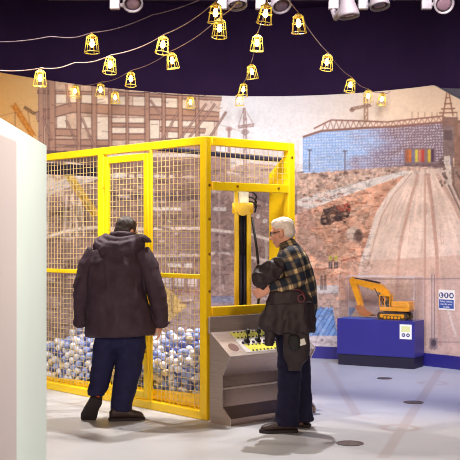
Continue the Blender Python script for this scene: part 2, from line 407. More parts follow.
    for x0, x1, w, c, a in ((418,392,3,(196,150,132),.7),(421,408,2,(240,208,190),.6),(425,425,2,(192,146,128),.75),(428,440,3.5,(186,138,122),.7),(433,462,2,(238,204,186),.6),(437,490,4,(196,152,136),.6)):
        line([(x0,174),((x0*2+x1)/3,205),((x0+x1*2)/3-(x0-x1)*.05,250),(x1,345)], w, c, a)
    for k in range(60):
        x = rs.uniform(380,460); y = rs.uniform(195,350); s = (x-425)/120
        line([(x,y),(x+s*12,y+12)], rs.uniform(.6,1.6), (240,214,196) if rs.rand()<.5 else (190,148,132), .4)
    poly([(443,166),(540,172),(540,330),(500,270),(470,222),(452,183)], (172,138,124), 1, .25, .1, 14)
    for pts in ([(449,176),(462,204),(500,270)],[(456,172),(480,210),(540,290)],[(446,180),(466,222)]): line(pts, 1.6, (92,70,66), .75)
    poly([(444,156),(450,156),(452,184),(445,186)], (226,206,192), .95, .15, .4); line([(452,158),(454,184)], 1.6, (130,100,92), .8)
    for k in range(14): disc(rs.uniform(440,447),rs.uniform(158,186),1.4,1.8,(104,80,72),.7)
    poly([(345,262),(540,250),(540,366),(345,366)], (206,160,138), .45)
    # lower zone: concrete kerb, hi-vis workers, blue pipes
    poly([(290,278),(350,272),(352,285),(300,292)], (206,150,124), 1, .15, .2)
    rect(290,285,338,294,(206,196,196),.95); rect(290,293,338,295,(150,130,130),.7)
    rect(290,295,336,312,(190,156,144),.95)
    for x in (330.5,336):
        rect(x-1.7,255.5,x+1.7,260.5,(206,194,84),.9); disc(x,252.8,1.5,1.7,(190,140,110)); rect(x-1.9,261.5,x-.2,268.5,(70,60,66),.9); rect(x+.3,261.5,x+2,268.5,(70,60,66),.9)
    for x in (321.5,325):
        disc(x,276.5,1.2,1.4,(110,80,70)); rect(x-1.4,278,x+1.4,284,(120,88,80),.9); rect(x-1.3,284,x-.2,290,(80,64,66),.9); rect(x+.3,284,x+1.4,290,(80,64,66),.9)
    rect(290,312,345,337,(168,150,160),.9)
    for k in range(8):
        x0 = 300+k*5.2; line([(x0,336),(x0+17,308)], 4.6, (104,142,204) if k%2 else (126,164,220), .95); line([(x0+1.6,336),(x0+18.6,308)], 1, (70,96,160), .8)
    poly([(300,304),(312,304),(300,326),(296,326)], (190,156,144), .9)
    poly([(334,300),(348,300),(348,337),(338,337),(333,309)], (206,166,148), .9)
    rect(290,336,345,347,(206,192,196),.97); rect(290,341.5,345,342.6,(160,142,150),.7); disc(322,340,3,2.4,(190,176,180),.8); disc(322,340,1.6,1.2,(120,100,112),.8)
    # printed mesh fence in front of the road
    poly([(345,278),(540,276),(540,366),(345,366)], (206,178,176), .28)
    line([(345,279),(430,279),(540,277)], 1.1, (150,122,122), .8); line([(436,342),(540,343)], 1, (150,122,122), .6); line([(345,352),(430,352)],1,(150,122,122),.5)
    for x in (431.8,434.4,505,507.6): line([(x,275),(x,350)], 1.1, (140,116,118), .85)
    line([(433.1,276),(433.1,346)], 1, (214,192,186), .8); rect(429.5,338,437.5,349,(132,112,118),.8); disc(433.5,343,2.6,3.4,(76,62,72),.8)
    line([(448,310),(456,336)], 2, (238,222,212), .7)
    # grain and crisp drawing of the print
    img[:] *= (1+.15*fbm(PX*.5, PY*.6, 21)*np.clip((PY-70)/60, .15, 1))[..., None]
    rough = np.clip((PY-150)/30, 0, 1)*np.where(PX < 300, .8, 1)
    rid = np.abs(fbm(PX*.13, PY*.22, 31, 5)); onroad = ((PX > 372) & (PY > 175)) | ((PX > 345) & (PY > 272)); rough = rough*np.where(onroad, .12, 1)
    img[:] *= (1-.26*rough*np.clip(1-rid*12, 0, 1))[..., None]
    rid = np.abs(fbm(PX*.17+40, PY*.19, 37, 5)); img[:] = img+(np.array((244,226,216))-img)*(.22*rough*np.clip(1-rid*10, 0, 1))[..., None]
    # drawn streaks that follow the haul road
    u = (PX-425)/np.clip(PY-150, 8, None); st = fbm(u*26, PY*.025, 41, 5); img[:] *= (1+.20*st*onroad)[..., None]
    return np.clip(img, 4, 250)

def build_back_wall():
    nu, nv = 690, 332
    xs = np.linspace(X0, X1, nu); ys = np.polyval(_wc, xs)
    tops = np.array([wall_top(x) for x in xs])
    s = np.linspace(0, 1, nv)[:, None]
    Z = s*tops[None, :]; X = np.broadcast_to(xs, Z.shape); Y = np.broadcast_to(ys, Z.shape)
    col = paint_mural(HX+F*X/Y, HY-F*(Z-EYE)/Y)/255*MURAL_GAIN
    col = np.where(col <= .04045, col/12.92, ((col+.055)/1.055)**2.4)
    # front skin, then the wall's own thickness behind its top edge
    tan = np.gradient(ys, xs); nx, ny = -tan/np.hypot(1, tan), 1/np.hypot(1, tan)
    back_top = np.stack([xs+nx*.08, ys+ny*.08, tops], -1); back_bot = np.stack([xs+nx*.08, ys+ny*.08, tops*0], -1)
    co = np.concatenate([np.stack([X, Y, Z], -1).reshape(-1, 3), back_top, back_bot]).astype('f')
    idx = np.arange(nu*(nv+2)).reshape(nv+2, nu)
    q = np.stack([idx[:-1, :-1], idx[:-1, 1:], idx[1:, 1:], idx[1:, :-1]], -1).reshape(-1, 4)
    me = bpy.data.meshes.new('wall_back')
    me.vertices.add(len(co)); me.vertices.foreach_set('co', co.ravel())
    me.loops.add(q.size); me.loops.foreach_set('vertex_index', q.ravel().astype('i'))
    me.polygons.add(len(q)); me.polygons.foreach_set('loop_start', np.arange(0, q.size, 4, dtype='i'))
    try: me.polygons.foreach_set('loop_total', np.full(len(q), 4, 'i'))
    except Exception: pass
    me.update(calc_edges=True); me.validate()
    ca = me.color_attributes.new('print', 'FLOAT_COLOR', 'POINT')
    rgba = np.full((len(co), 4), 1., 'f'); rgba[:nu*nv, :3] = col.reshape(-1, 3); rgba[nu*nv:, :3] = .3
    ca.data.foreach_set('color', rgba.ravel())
    m = bpy.data.materials.new('printed_mural'); m.use_nodes = True
    N, L = m.node_tree.nodes, m.node_tree.links; b = N['Principled BSDF']
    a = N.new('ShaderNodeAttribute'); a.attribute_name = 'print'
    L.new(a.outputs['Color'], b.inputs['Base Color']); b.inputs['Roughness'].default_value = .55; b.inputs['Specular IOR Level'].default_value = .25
    w = link('wall_back', me, m); w['kind'] = 'structure'
    w['label'] = 'curved back wall printed with a stadium building site, cranes and a dusty haul road'
    return w
MURAL_GAIN = .95
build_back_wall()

def wall_strip(name, xa, xb, z0, z1, off, th, m, n=60, ztop=None):
    bm = BM(); rings = []
    for i in range(n+1):
        p, t, nn = wall_frame(xa+(xb-xa)*i/n); zt = z1 if ztop is None else ztop(p.x)
        a, b = p+nn*off, p+nn*(off+th)
        rings.append([Vector((a.x,a.y,z0)), Vector((b.x,b.y,z0)), Vector((b.x,b.y,zt)), Vector((a.x,a.y,zt))])
    loft(bm, rings); o = obj(name, bm, m); o['kind'] = 'structure'; return o
wall_strip('baseboard_back', X0, X1, 0, .155, 0, .025, M_basebd)
wall_strip('wall_back_upper', X0, X1, 0, 4.6, -.30, .14, M_ceiling)
wall_strip('trim_1', 2.42, X1, 2.3, 3.43, -.13, .03, M_greytrim, 10, ztop=lambda x: WALL_TOP-.01-(x-2.42)*.22)

# floor: pale resin with brownish stripes and two faint ring marks
def floor_material():
    m = bpy.data.materials.new('resin_floor'); m.use_nodes = True
    nt = m.node_tree; N, L = nt.nodes, nt.links; b = N['Principled BSDF']
    tc = N.new('ShaderNodeTexCoord'); sp = N.new('ShaderNodeSeparateXYZ'); L.new(tc.outputs['Object'], sp.inputs[0])
    def math_(op, a, b_=None, c=None, clamp=False):
        n = N.new('ShaderNodeMath'); n.operation = op; n.use_clamp = clamp
        for i, v in enumerate((a, b_, c)):
            if v is None: continue
            if isinstance(v, (int, float)): n.inputs[i].default_value = v
            else: L.new(v, n.inputs[i])
        return n.outputs[0]
    x, y = sp.outputs[0], sp.outputs[1]
    nz = N.new('ShaderNodeTexNoise'); nz.inputs['Scale'].default_value = 260; nz.inputs['Detail'].default_value = 2; L.new(tc.outputs['Object'], nz.inputs['Vector'])
    n2 = N.new('ShaderNodeTexNoise'); n2.inputs['Scale'].default_value = 1.3; n2.inputs['Detail'].default_value = 5; L.new(tc.outputs['Object'], n2.inputs['Vector'])
    r = N.new('ShaderNodeValToRGB'); r.color_ramp.elements[0].position = .32; r.color_ramp.elements[1].position = .68
    r.color_ramp.elements[0].color = lin((172,171,176))+(1,); r.color_ramp.elements[1].color = lin((194,193,197))+(1,)
    L.new(math_('ADD', math_('MULTIPLY', nz.outputs['Fac'], .55), math_('MULTIPLY', n2.outputs['Fac'], .45)), r.inputs['Fac'])
    floor_marks = None
    def add(v):
        nonlocal floor_marks
        floor_marks = v if floor_marks is None else math_('MAXIMUM', floor_marks, v)
    for (pa, pb, w, amt) in (((440,370),(383,458),.055,.34),((325,362),(357,415),.05,.3),((300,402),(372,420),.03,.16),((66,402),(180,432),.03,.14),((330,384),(420,378),.03,.14)):
        A, B = at(pa[0],pa[1],floor_depth(pa[1])), at(pb[0],pb[1],floor_depth(pb[1]))
        d = (B-A).to_2d(); ln = d.length; d.normalize()
        u = math_('ADD', math_('MULTIPLY', x, d.x), math_('MULTIPLY_ADD', y, d.y, -(A.x*d.x+A.y*d.y)))
        v = math_('ABSOLUTE', math_('ADD', math_('MULTIPLY', x, -d.y), math_('MULTIPLY_ADD', y, d.x, -(-A.x*d.y+A.y*d.x))))
        inside = math_('MULTIPLY', math_('GREATER_THAN', u, 0), math_('LESS_THAN', u, ln))
        add(math_('MULTIPLY', math_('MULTIPLY', math_('MULTIPLY_ADD', v, -1/(w*.4), w/(w*.4), clamp=True), inside), amt))
    for (px, py, R, amt) in ((400,428,.19,.4),(433,383,.19,.32)):
        P = at(px, py, floor_depth(py))
        rr = math_('SQRT', math_('ADD', math_('POWER', math_('SUBTRACT', x, P.x), 2), math_('POWER', math_('SUBTRACT', y, P.y), 2)))
        rg = math_('MULTIPLY_ADD', math_('ABSOLUTE', math_('SUBTRACT', rr, R*.72)), -1/.05, 1.15, clamp=True)
        add(math_('MULTIPLY', rg, amt))
    mx = N.new('ShaderNodeMix'); mx.data_type = 'RGBA'; mx.inputs['B'].default_value = lin((150,112,98))+(1,)
    L.new(math_('MULTIPLY', floor_marks, math_('MULTIPLY_ADD', n2.outputs['Fac'], 1.4, .2)), mx.inputs['Factor']); L.new(r.outputs['Color'], mx.inputs['A']); L.new(mx.outputs['Result'], b.inputs['Base Color'])
    b.inputs['Roughness'].default_value = .42; b.inputs['Specular IOR Level'].default_value = .4
    return m
bm = BM(); box(bm, (-6,-3,-.1), (6,15,0)); o = obj('floor', bm, floor_material()); o['kind'] = 'structure'
bm = BM(); box(bm, (-6,-3,4.6), (6,15,4.7)); o = obj('ceiling', bm, M_ceiling); o['kind'] = 'structure'

# white partition wall at the left, rounded end, and a lower nearer screen before it
bm = BM()
pz = 1.95
P0, P1 = Vector((-.728,2.4,0)), Vector((-.787,4.53,0)); t = (P1-P0).normalized(); n = Vector((-t.y, t.x, 0))
pl = [P0, P1] + [P1+n*.07+(n*-math.cos(a)+t*math.sin(a))*.07 for a in np.linspace(0, PI, 12)][1:] + [P0+n*.14]
prism(bm, pl, (0,0,pz)); o = obj('partition_wall', bm, M_partition)
tag(o, 'tall white partition wall with a rounded end beside the yellow cage', kind='structure')
bm = BM()
Q1 = at(17.5, 239, 2.98); Q1.z = 0; Q0 = Vector((-.62,1.6,0)); t = (Q1-Q0).normalized(); n = Vector((-t.y, t.x, 0))
prism(bm, [Q0, Q1, Q1+n*.06, Q0+n*.06], (0,0,1.835)); bevel(bm, .012, 3)
o = obj('partition_wall_near', bm, M_partition2); tag(o, 'lower pinkish white screen in front of the partition wall', kind='structure')

# round covers let into the floor
for i, (px, py, R, lab) in enumerate(((350,443.5,.105,'dark round floor cover nearest the man in the checked shirt, on open floor'),(413.5,402.5,.095,'dark round floor cover between the two faint ring marks'),(384.5,378.5,.085,'dark round floor cover just in front of the blue plinth'))):
    p = at(px, py, floor_depth(py)); t = thing('floor_cover', lab, 'floor cover', (p.x,p.y,0), 'round covers in the floor')
    bm = BM(); lathe(bm, [(R*.82,.0005),(R,.0005),(R,.004),(R*.84,.005),(R*.82,.003)], n=32); obj('rim', bm, M_drain, t)
    bm = BM(); lathe(bm, [(R*.82,.0005),(R*.82,.003),(R*.1,.004)], n=32); obj('plate', bm, M_drain, t)
# ================================================================ THE YELLOW CAGE
CC = Vector((-.205, 9.01, 0)); U = Vector((-.663, .749, 0)).normalized(); V = Vector((U.y, -U.x, 0)); UP = Vector((0,0,1))
def G(t, b, z): return CC+U*t+V*b+UP*z           # t along the long side, b along the short side
def gbox(bm, t0, t1, b0, b1, z0, z1): return hexa(bm, G(t0,b0,z0), U*(t1-t0), V*(b1-b0), UP*(z1-z0))
CL, CW, CH, PS = 3.0, 1.07, 2.43, .075
cage = thing('cage', 'large yellow wire mesh cage enclosing the pit of balls and the digger arm', 'cage', CC)
inv = Matrix.Translation(-CC)
def cpart(name, bm, m, parent=None, smooth=False):
    bm.transform(inv); return obj(name, bm, m, parent or cage, smooth)
def bar(name, *a, m=None, bev=.005):
    bm = BM(); gbox(bm, *a); bevel(bm, bev, 1); return cpart(name, bm, m or M_yellow)
for a in ((0,.085,0,.06),(.772,.800,0,.025),(1.53,1.627,0,.05),(CL-PS,CL,0,PS)):           # long side
    bar('post', *a, 0.0, CH-.07 if a[0] else CH)
bar('post', 0, PS, CW-PS, CW, 0, CH); bar('post', CL-PS, CL, CW-PS, CW, 0, 1.0)
bar('top_rail', PS, CL, 0, .06, CH-.07, CH); bar('top_rail', 0, .06, PS, CW-PS, CH-.075, CH)
bar('bottom_rail', PS, CL, 0, .06, .0, .075)
bar('bottom_rail', PS, CL, CW-.06, CW, .0, .08)
bar('middle_rail', PS, .772, .005, .045, 1.205, 1.245); bar('middle_rail', 1.62, CL-PS, .005, .045, 1.205, 1.245)
bar('window_rail', 0, .06, PS, CW-PS, 1.97, 2.045); bar('window_rail', 0, .06, PS, CW-PS, .885, .965)
bm = BM(); prism(bm, [G(.0,CW-.03,2.36), G(.06,CW-.03,2.36), G(.31,CW-.03,2.16), G(.31,CW-.03,.3), G(.0,CW-.03,.3)], V*.03); cpart('corner_brace', bm, M_yellow)
bm = BM(); prism(bm, [G(PS,.085,.08), G(PS,.085,.20), G(CL-PS,.085,.10), G(CL-PS,.085,.08)], V*.01); cpart('kick_board', bm, M_yellow)
bm = BM(); gbox(bm, PS, CL-PS, CW-.075, CW-.06, .08, .42); cpart('kick_board', bm, M_yellow)
bm = BM(); gbox(bm, .02, .06, PS, CW-PS, .05, .88); cpart('lower_panel', bm, M_yellow)
bm = BM(); gbox(bm, PS, CL-PS, .07, CW-.07, .04, .075); cpart('pit_floor', bm, M_yellow)
# dark rails under the roof line
a, b = at(152,147.5,9.66), at(283,160.2,9.93)
bm = BM(); tube(bm, [a, b], .024, 6); cpart('roof_beam', bm, M_dark_steel)
bm = BM(); gbox(bm, CL-.05, CL, PS, CW-PS, CH-.18, CH-.06); cpart('roof_beam', bm, M_dark_steel)
# wire mesh
def mesh_panel(bm, t0, t1, z0, z1, b=.03, along='t', sp=.058, r=.0017):
    n = max(1, round((t1-t0)/sp)); k = max(1, round((z1-z0)/(sp*.9)))
    for i in range(1, n):
        t = t0+(t1-t0)*i/n
        if along == 't': gbox(bm, t-r, t+r, b-r, b+r, z0, z1)
        else: gbox(bm, b-r, b+r, t-r, t+r, z0, z1)
    for j in range(1, k):
        z = z0+(z1-z0)*j/k
        if along == 't': gbox(bm, t0, t1, b-3*r, b-r, z-r, z+r)
        else: gbox(bm, b-3*r, b-r, t0, t1, z-r, z+r)
for t0, t1, z0, z1 in ((PS,.772,.075,1.205),(PS,.772,1.245,CH-.07),(1.62,CL-PS,.075,1.205),(1.62,CL-PS,1.245,CH-.07)):
    bm = BM(); mesh_panel(bm, t0, t1, z0, z1); cpart('mesh_panel', bm, M_wire)
bm = BM(); mesh_panel(bm, PS, CW-PS, 2.045, CH-.075, .03, 'b'); cpart('mesh_panel', bm, M_wire)
bm = BM(); gbox(bm, .026, .032, PS, CW-PS, .965, 1.97); cpart('clear_screen', bm, M_clear)
# bolts on the corner post and window rail
for b, z in ((.038,2.01),(.038,1.72),(.038,1.42),(.038,1.1),(1.03,1.72),(1.03,2.3),(.36,2.01),(.86,2.01),(1.03,1.42)):
    bm = BM(); c = G(0,b,z); lathe(bm, [(.013,0),(.013,.006),(.008,.01)], c, -U, 8); cpart('bolt', bm, M_bolt)
# door leaf
door = bpy.data.objects.new('door', None); C.objects.link(door); door.parent = cage
for nm, a in (('stile',(.822,.889,.0,.03,.09,2.335)),('stile',(1.455,1.515,.0,.035,.09,2.335)),('door_rail',(.889,1.455,.0,.035,2.27,2.335)),('door_rail',(.889,1.455,.0,.035,.09,.155)),('door_rail',(.889,1.455,.0,.035,1.18,1.24))):
    bm = BM(); gbox(bm, *a); bevel(bm, .004, 1); cpart(nm, bm, M_yellow, door)
bm = BM(); mesh_panel(bm, .889, 1.455, .155, 1.18, .018); mesh_panel(bm, .889, 1.455, 1.24, 2.27, .018); cpart('door_mesh', bm, M_wire, door)
bm = BM(); prism(bm, [G(.81,-.012,.6), G(.86,-.012,.6), G(1.02,-.012,.47), G(1.02,-.012,.40), G(.81,-.012,.40)], V*.012); cpart('lock_plate', bm, M_yellow, door)
bm = BM(); cyl(bm, G(.84,-.012,.52), G(.84,-.05,.52), .012, 10); cpart('latch', bm, M_bolt, door)
for z in (.35, 1.3, 2.1):
    bm = BM(); cyl(bm, G(1.522,-.012,z-.05), G(1.522,-.012,z+.05), .012, 10); cpart('hinge', bm, M_yellow, door)

# ================================================================ THE BALLS
R = .0375
rb = random.Random(5); balls = []
def heap(t, b): return .43+.20*min(1, b/.85)+.05*math.sin(t*2.1+1)+.05*math.sin(b*7+t*3)+.04*math.sin(t*6.3)
rng = np.random.RandomState(4); BT = np.zeros((6600, 3)); nb = 0; fails = 0
T0, T1, B0, B1 = .125, CL-.125, .145, CW-.125
while nb < 6500 and fails < 60:
    c = np.stack([rng.uniform(T0, T1, 22), rng.uniform(B0, B1, 22)], -1)
    c[rng.rand(22) < .25, 1] = B0; zc = np.full(22, .08+R)
    if nb:
        d2 = ((BT[:nb, None, :2]-c[None])**2).sum(-1); m = d2 < 4*R*R
        zc = np.maximum(zc, np.where(m, BT[:nb, None, 2]+np.sqrt(np.maximum(4*R*R-d2, 0)), 0).max(0)+.0004)
    zc = zc+1e3*(((c[:, 0]-.245)**2+(c[:, 1]-.644)**2) < .225**2)*(zc < 1e2)
    lim = np.array([heap(*q) for q in c]); ok = zc < lim
    if not ok.any(): fails += 1; continue
    i = np.argmin(np.where(ok, zc, 1e9)); BT[nb] = (c[i, 0], c[i, 1], zc[i]); nb += 1
for t, b, z in BT[:nb]:
    if z > heap(t, b)-.24 or b < B0+.13 or t < T0+.1: balls.append((t, b, z))
# which of them show largest: nearest-wins raster of the picture
ss = 3; zb = np.full((460*ss, 460*ss), 1e9); ib = np.full((460*ss, 460*ss), -1)
for n, (t, b, z) in enumerate(balls):
    p = G(t, b, z); px = (HX+F*p.x/p.y)*ss; py = (HY-F*(p.z-EYE)/p.y)*ss; r = R*F/p.y*ss
    x0, x1, y0, y1 = int(px-r), int(px+r)+1, int(py-r), int(py+r)+1
    if x0 < 46*ss or x1 >= 460*ss: continue
    yy, xx = np.mgrid[y0:y1, x0:x1]; m = (np.hypot(xx-px, yy-py) < r) & (zb[y0:y1, x0:x1] > p.y)
    m &= ~((xx > 80*ss) & (xx < 152*ss) & (yy < 333*ss)) & ~((xx > 92*ss) & (xx < 113*ss)) & ~((xx > 116*ss) & (xx < 134*ss)) & (xx < 199*ss)
    zb[y0:y1, x0:x1][m] = p.y; ib[y0:y1, x0:x1][m] = n
cnt = np.bincount(ib[ib >= 0], minlength=len(balls)); order = np.argsort(-cnt, kind='stable')
chosen = list(order[:300])
bm = BM(); bmesh.ops.create_icosphere(bm, subdivisions=3, radius=R)
ball_me = []
me0 = bpy.data.meshes.new('ball'); bm.to_mesh(me0); bm.free()
for p in me0.polygons: p.use_smooth = True
for mm in M_ball:
    m_ = me0.copy(); m_.materials.append(mm); ball_me.append(m_)
names = ['white','pale blue','warm-lit white','slate blue']
pick = [rb.choices((0,1,2,3), (46,30,12,12))[0] for _ in balls]
for n in chosen:
    t, b, z = balls[n]; kind = pick[n]
    o = bpy.data.objects.new('pit_ball', ball_me[kind]); C.objects.link(o); o.location = G(t, b, z)
    tag(o, f'{names[kind]} plastic ball lying in the heap inside the yellow mesh cage', 'ball', f'{names[kind]} balls in the cage pit')
rest = [n for n in range(len(balls)) if n not in set(chosen)]
bm = BM()
base = BM(); bmesh.ops.create_icosphere(base, subdivisions=2, radius=R); bvs = [v.co.copy() for v in base.verts]; bfs = [[v.index for v in f.verts] for f in base.faces]; base.free()
VV, FF, MI = [], [], []
for n in rest:
    o_ = G(*balls[n]); s = len(VV); VV += [v+o_ for v in bvs]; FF += [[i+s for i in f] for f in bfs]; MI += [pick[n]]*len(bfs)
bm.free(); me = bpy.data.meshes.new('pit_balls'); me.from_pydata(VV, [], FF); me.polygons.foreach_set('material_index', MI)
for p in me.polygons: p.use_smooth = True
o = link('pit_balls', me, M_ball); tag(o, 'remaining white and blue plastic balls filling the depth of the pit', 'balls', kind='stuff')

# ================================================================ DIGGER ARM INSIDE THE CAGE
A0 = G(.30, .60, 0); A0 = Vector((.115, 9.62, 0))
arm = thing('digger_arm', 'upright yellow digger boom with twin dark rams standing inside the cage', 'digger arm', A0)
AR = Vector((1,.05,0)).normalized(); AD = Vector((-.05,1,0)).normalized()
def A(x, y, z): return AR*x+AD*y+UP*z
def abox(bm, x0, x1, y0, y1, z0, z1): return hexa(bm, A(x0,y0,z0), AR*(x1-x0), AD*(y1-y0), UP*(z1-z0))
for s in (-1, 1):
    bm = BM(); abox(bm, s*.055-.021, s*.055+.021, -.05, .06, .3, 1.80); bevel(bm, .008, 2); obj('boom_plate', bm, M_yellow, arm)
    bm = BM(); cyl(bm, A(s*.017,-.02,.5), A(s*.017,-.02,1.40), .015, 12); cyl(bm, A(s*.017,-.02,1.40), A(s*.017,-.02,1.80), .010, 12)
    r = obj('hydraulic_ram', bm, M_dark_steel, arm, True)
bm = BM(); abox(bm, -.05, .05, .03, .06, .3, 1.78); obj('boom_back', bm, M_dark_steel, arm)
bm = BM(); lathe(bm, [(.16,.08),(.16,.16),(.14,.2),(.12,.34),(.1,.36)], n=24); obj('slew_base', bm, M_yellow, arm, True)
bm = BM(); cyl(bm, A(-.095,0,1.83), A(.095,0,1.83), .052, 20); bevel(bm, .006, 2)
abox(bm, -.075, -.045, -.05, .06, 1.78, 2.0); cyl(bm, A(0,-.07,1.82), A(0,.06,1.82), .06, 20); obj('pivot_head', bm, M_yellow, arm)
M_cream = mat('cream_highlight', (252,248,226), .4, var=.03)  # cream puts the bulbs' bright highlight on the yellow head into the colour
bm = BM(); abox(bm, -.035, .055, -.045, .04, 1.87, 2.03); bevel(bm, .015, 3); abox(bm, -.08, -.04, -.03, .03, 1.86, 2.06); obj('motor_housing', bm, M_cream, arm)
for s, z in ((1,1.98),(1,1.93),(1,1.89)):
    bm = BM(); tube(bm, [A(.05,-.03,z),A(.09,-.04,z-.005),(A(.125,-.03,z-.04)),(A(.11,-.02,z-.10))], .008, 8); obj('hose', bm, M_black, arm, True)
bm = BM(); tube(bm, [A(.085,0,1.75),A(.13,-.02,1.45),A(.155,-.03,1.15),A(.13,-.03,.8),A(.09,0,.5)], .012, 8); obj('hose', bm, M_black, arm, True)

# ================================================================ CONTROL CONSOLE
NO = -U
def K(a, o, z): return V*a+NO*o+UP*z
con = thing('control_console', 'stainless steel control desk with joysticks against the front of the cage', 'control desk', CC)
a0, a1 = -.03, .99
prof = [(.085,0),(.34,0),(.34,.055),(.24,.145),(.235,.40),(.34,.574),(.09,.756),(.085,.756)]
bm = BM(); prism(bm, [K(a0+.012,o-.006 if o > .09 else o,z) for o, z in prof], V*(a1-a0-.024)); obj('body', bm, M_steel2, con)
for s in (a0, a1-.012):
    bm = BM(); prism(bm, [K(s,o+(.004 if o > .09 else 0),z+(.006 if z > .5 else 0)) for o, z in prof], V*.012); obj('side_panel', bm, M_steel, con)
bm = BM(); hexa(bm, K(a0,.062,.745), V*(a1-a0), NO*.022, UP*.145); bevel(bm, .003, 1); obj('back_panel', bm, M_steel, con)
bm = BM(); hexa(bm, K(a0+.014,.2335,.29), V*(a1-a0-.028), NO*.012, UP*.016); obj('shelf_lip', bm, M_steel, con)
sl = (NO*.25+UP*-.182); sn = (NO*.182+UP*.25).normalized()
def S(a, w, h=0): return K(a,.09,.756)+sl*w+sn*h     # on the sloped control surface
bm = BM(); hexa(bm, S(a0+.013,.0,-.002), V*(a1-a0-.026), sl*1.0, sn*.006); obj('control_plate', bm, M_steel, con)
M_lime = mat('lime_print', (226,218,72), .5, var=.25, scale=60)
bm = BM(); hexa(bm, S(.17,.05,.004), V*.70, sl*.86, sn*.003); obj('control_panel', bm, mat('panel_white', (214,206,204), .45), con)
for w0, w1, aa in ((.07,.34,.16),(.60,.88,.21)):
    bm = BM(); prism(bm, [S(aa,w0,.0072), S(.86,w0,.0072), S(.86,w1,.0072), S(aa+.03,w1,.0072)], sn*.001); p = obj('hazard_band', bm, M_lime, con)
    bm = BM()
    for k in range(15):
        a = aa+.05+k*.043
        if a > .84: break
        for ww in ((w0, w0+.055), (w1-.06, w1)): prism(bm, [S(a,ww[0],.0083), S(a+.018,ww[0],.0083), S(a+.009,ww[1],.0083), S(a-.009,ww[1],.0083)], sn*.0006)
    obj('hazard_marking', bm, M_black, p)
for a in (.278,.407,.527,.655):
    j = bpy.data.objects.new('joystick', None); C.objects.link(j); j.parent = con
    bm = BM(); lathe(bm, [(.03,0),(.03,.006),(.02,.012),(.014,.02),(.009,.03)], S(a,.47,.0071), sn, 16); obj('boot', bm, M_rubber, j, True)
    bm = BM(); q = S(a,.47,.03); cyl(bm, q, q+UP*.05, .006, 8); obj('stick', bm, M_black, j)
    bm = BM(); ellipsoid(bm, q+UP*.062, (.019,.019,.026)); obj('grip', bm, M_black, j, True)
for a in (.22,.34,.47,.59):
    bm = BM(); lathe(bm, [(.014,0),(.014,.008),(.01,.011)], S(a,.53,.0071), sn, 14); obj('push_button', bm, M_dark_steel, con)
bm = BM(); lathe(bm, [(.001,0),(.05,0),(.05,.0015)], S(.085,.66,.004), sn, 24); obj('round_plate', bm, M_brown, con)
# ================================================================ BLUE PLINTH, CASE AND MODEL DIGGER
pf0, pf1 = at(337,364.5,13.04), at(414.5,369.5,12.54); pf0.z = pf1.z = 0
DX = (pf1-pf0).normalized(); DY = Vector((-DX.y, DX.x, 0)); PW = (pf1-pf0).length; PD = .34
pl = thing('display_plinth', 'bright blue display plinth with a dark kick base by the mural wall', 'plinth', pf0)
def Dp(x, y, z): return DX*x+DY*y+UP*z
def dbox(bm, x0, x1, y0, y1, z0, z1): return hexa(bm, Dp(x0,y0,z0), DX*(x1-x0), DY*(y1-y0), UP*(z1-z0))
bm = BM(); dbox(bm, 0, PW, 0, PD, .135, .57); bevel(bm, .006, 2); obj('body', bm, M_blue, pl)
bm = BM(); dbox(bm, .012, PW-.012, .012, PD-.01, 0, .135); obj('kick_base', bm, M_navy, pl)
card = bpy.data.objects.new('label_card', None); C.objects.link(card); card.parent = pl
cx0, cx1, cz0, cz1 = PW-.185, PW-.035, .355, .53
bm = BM(); dbox(bm, cx0, cx1, -.003, 0, cz0, cz1); obj('card', bm, M_white, card)
bm = BM(); dbox(bm, cx0+.02, cx1-.018, -.004, -.003, cz0+.085, cz1-.02); obj('printed_field', bm, M_limecard, card)
for x in (cx0+.048, cx1-.045):
    bm = BM(); c = Dp(x, -.003, cz0+.048); lathe(bm, [(.001,0),(.023,0),(.023,.0015)], c, -DY, 20); lathe(bm, [(.001,.0015),(.01,.0015),(.01,.0022)], c, -DY, 12); obj('round_symbol', bm, M_icon, card)
    bm = BM(); dbox(bm, x-.010, x+.010, -.0062, -.0052, cz0+.043, cz0+.055); obj('symbol_mark', bm, M_white, card)
# acrylic case standing on the plinth
case = thing('acrylic_case', 'clear box cover over the model digger on the blue plinth', 'display case', pf0+UP*.57)
th = .006; ch = .52
for nm, a in (('front_sheet',(0.01,PW-.01,.012,.012+th)),('back_sheet',(0.01,PW-.01,PD-.012-th,PD-.012)),('end_sheet',(.01,.01+th,.012+th,PD-.012-th)),('end_sheet',(PW-.01-th,PW-.01,.012+th,PD-.012-th))):
    bm = BM(); dbox(bm, *a, 0.0005, ch); obj(nm, bm, M_acrylic, case)
bm = BM(); dbox(bm, .01, PW-.01, .012, PD-.012, ch, ch+th); obj('lid', bm, M_acrylic, case)
M_edge = mat('acrylic_edge', (206,196,200), .25, var=.03)
bm = BM()
for x in (.008, PW-.012):
    for y in (.009, PD-.016): dbox(bm, x, x+.004, y, y+.004, .0005, ch)
for y in (.009, PD-.016): dbox(bm, .008, PW-.008, y, y+.004, ch+.001, ch+.007)
obj('polished_edge', bm, M_edge, case)
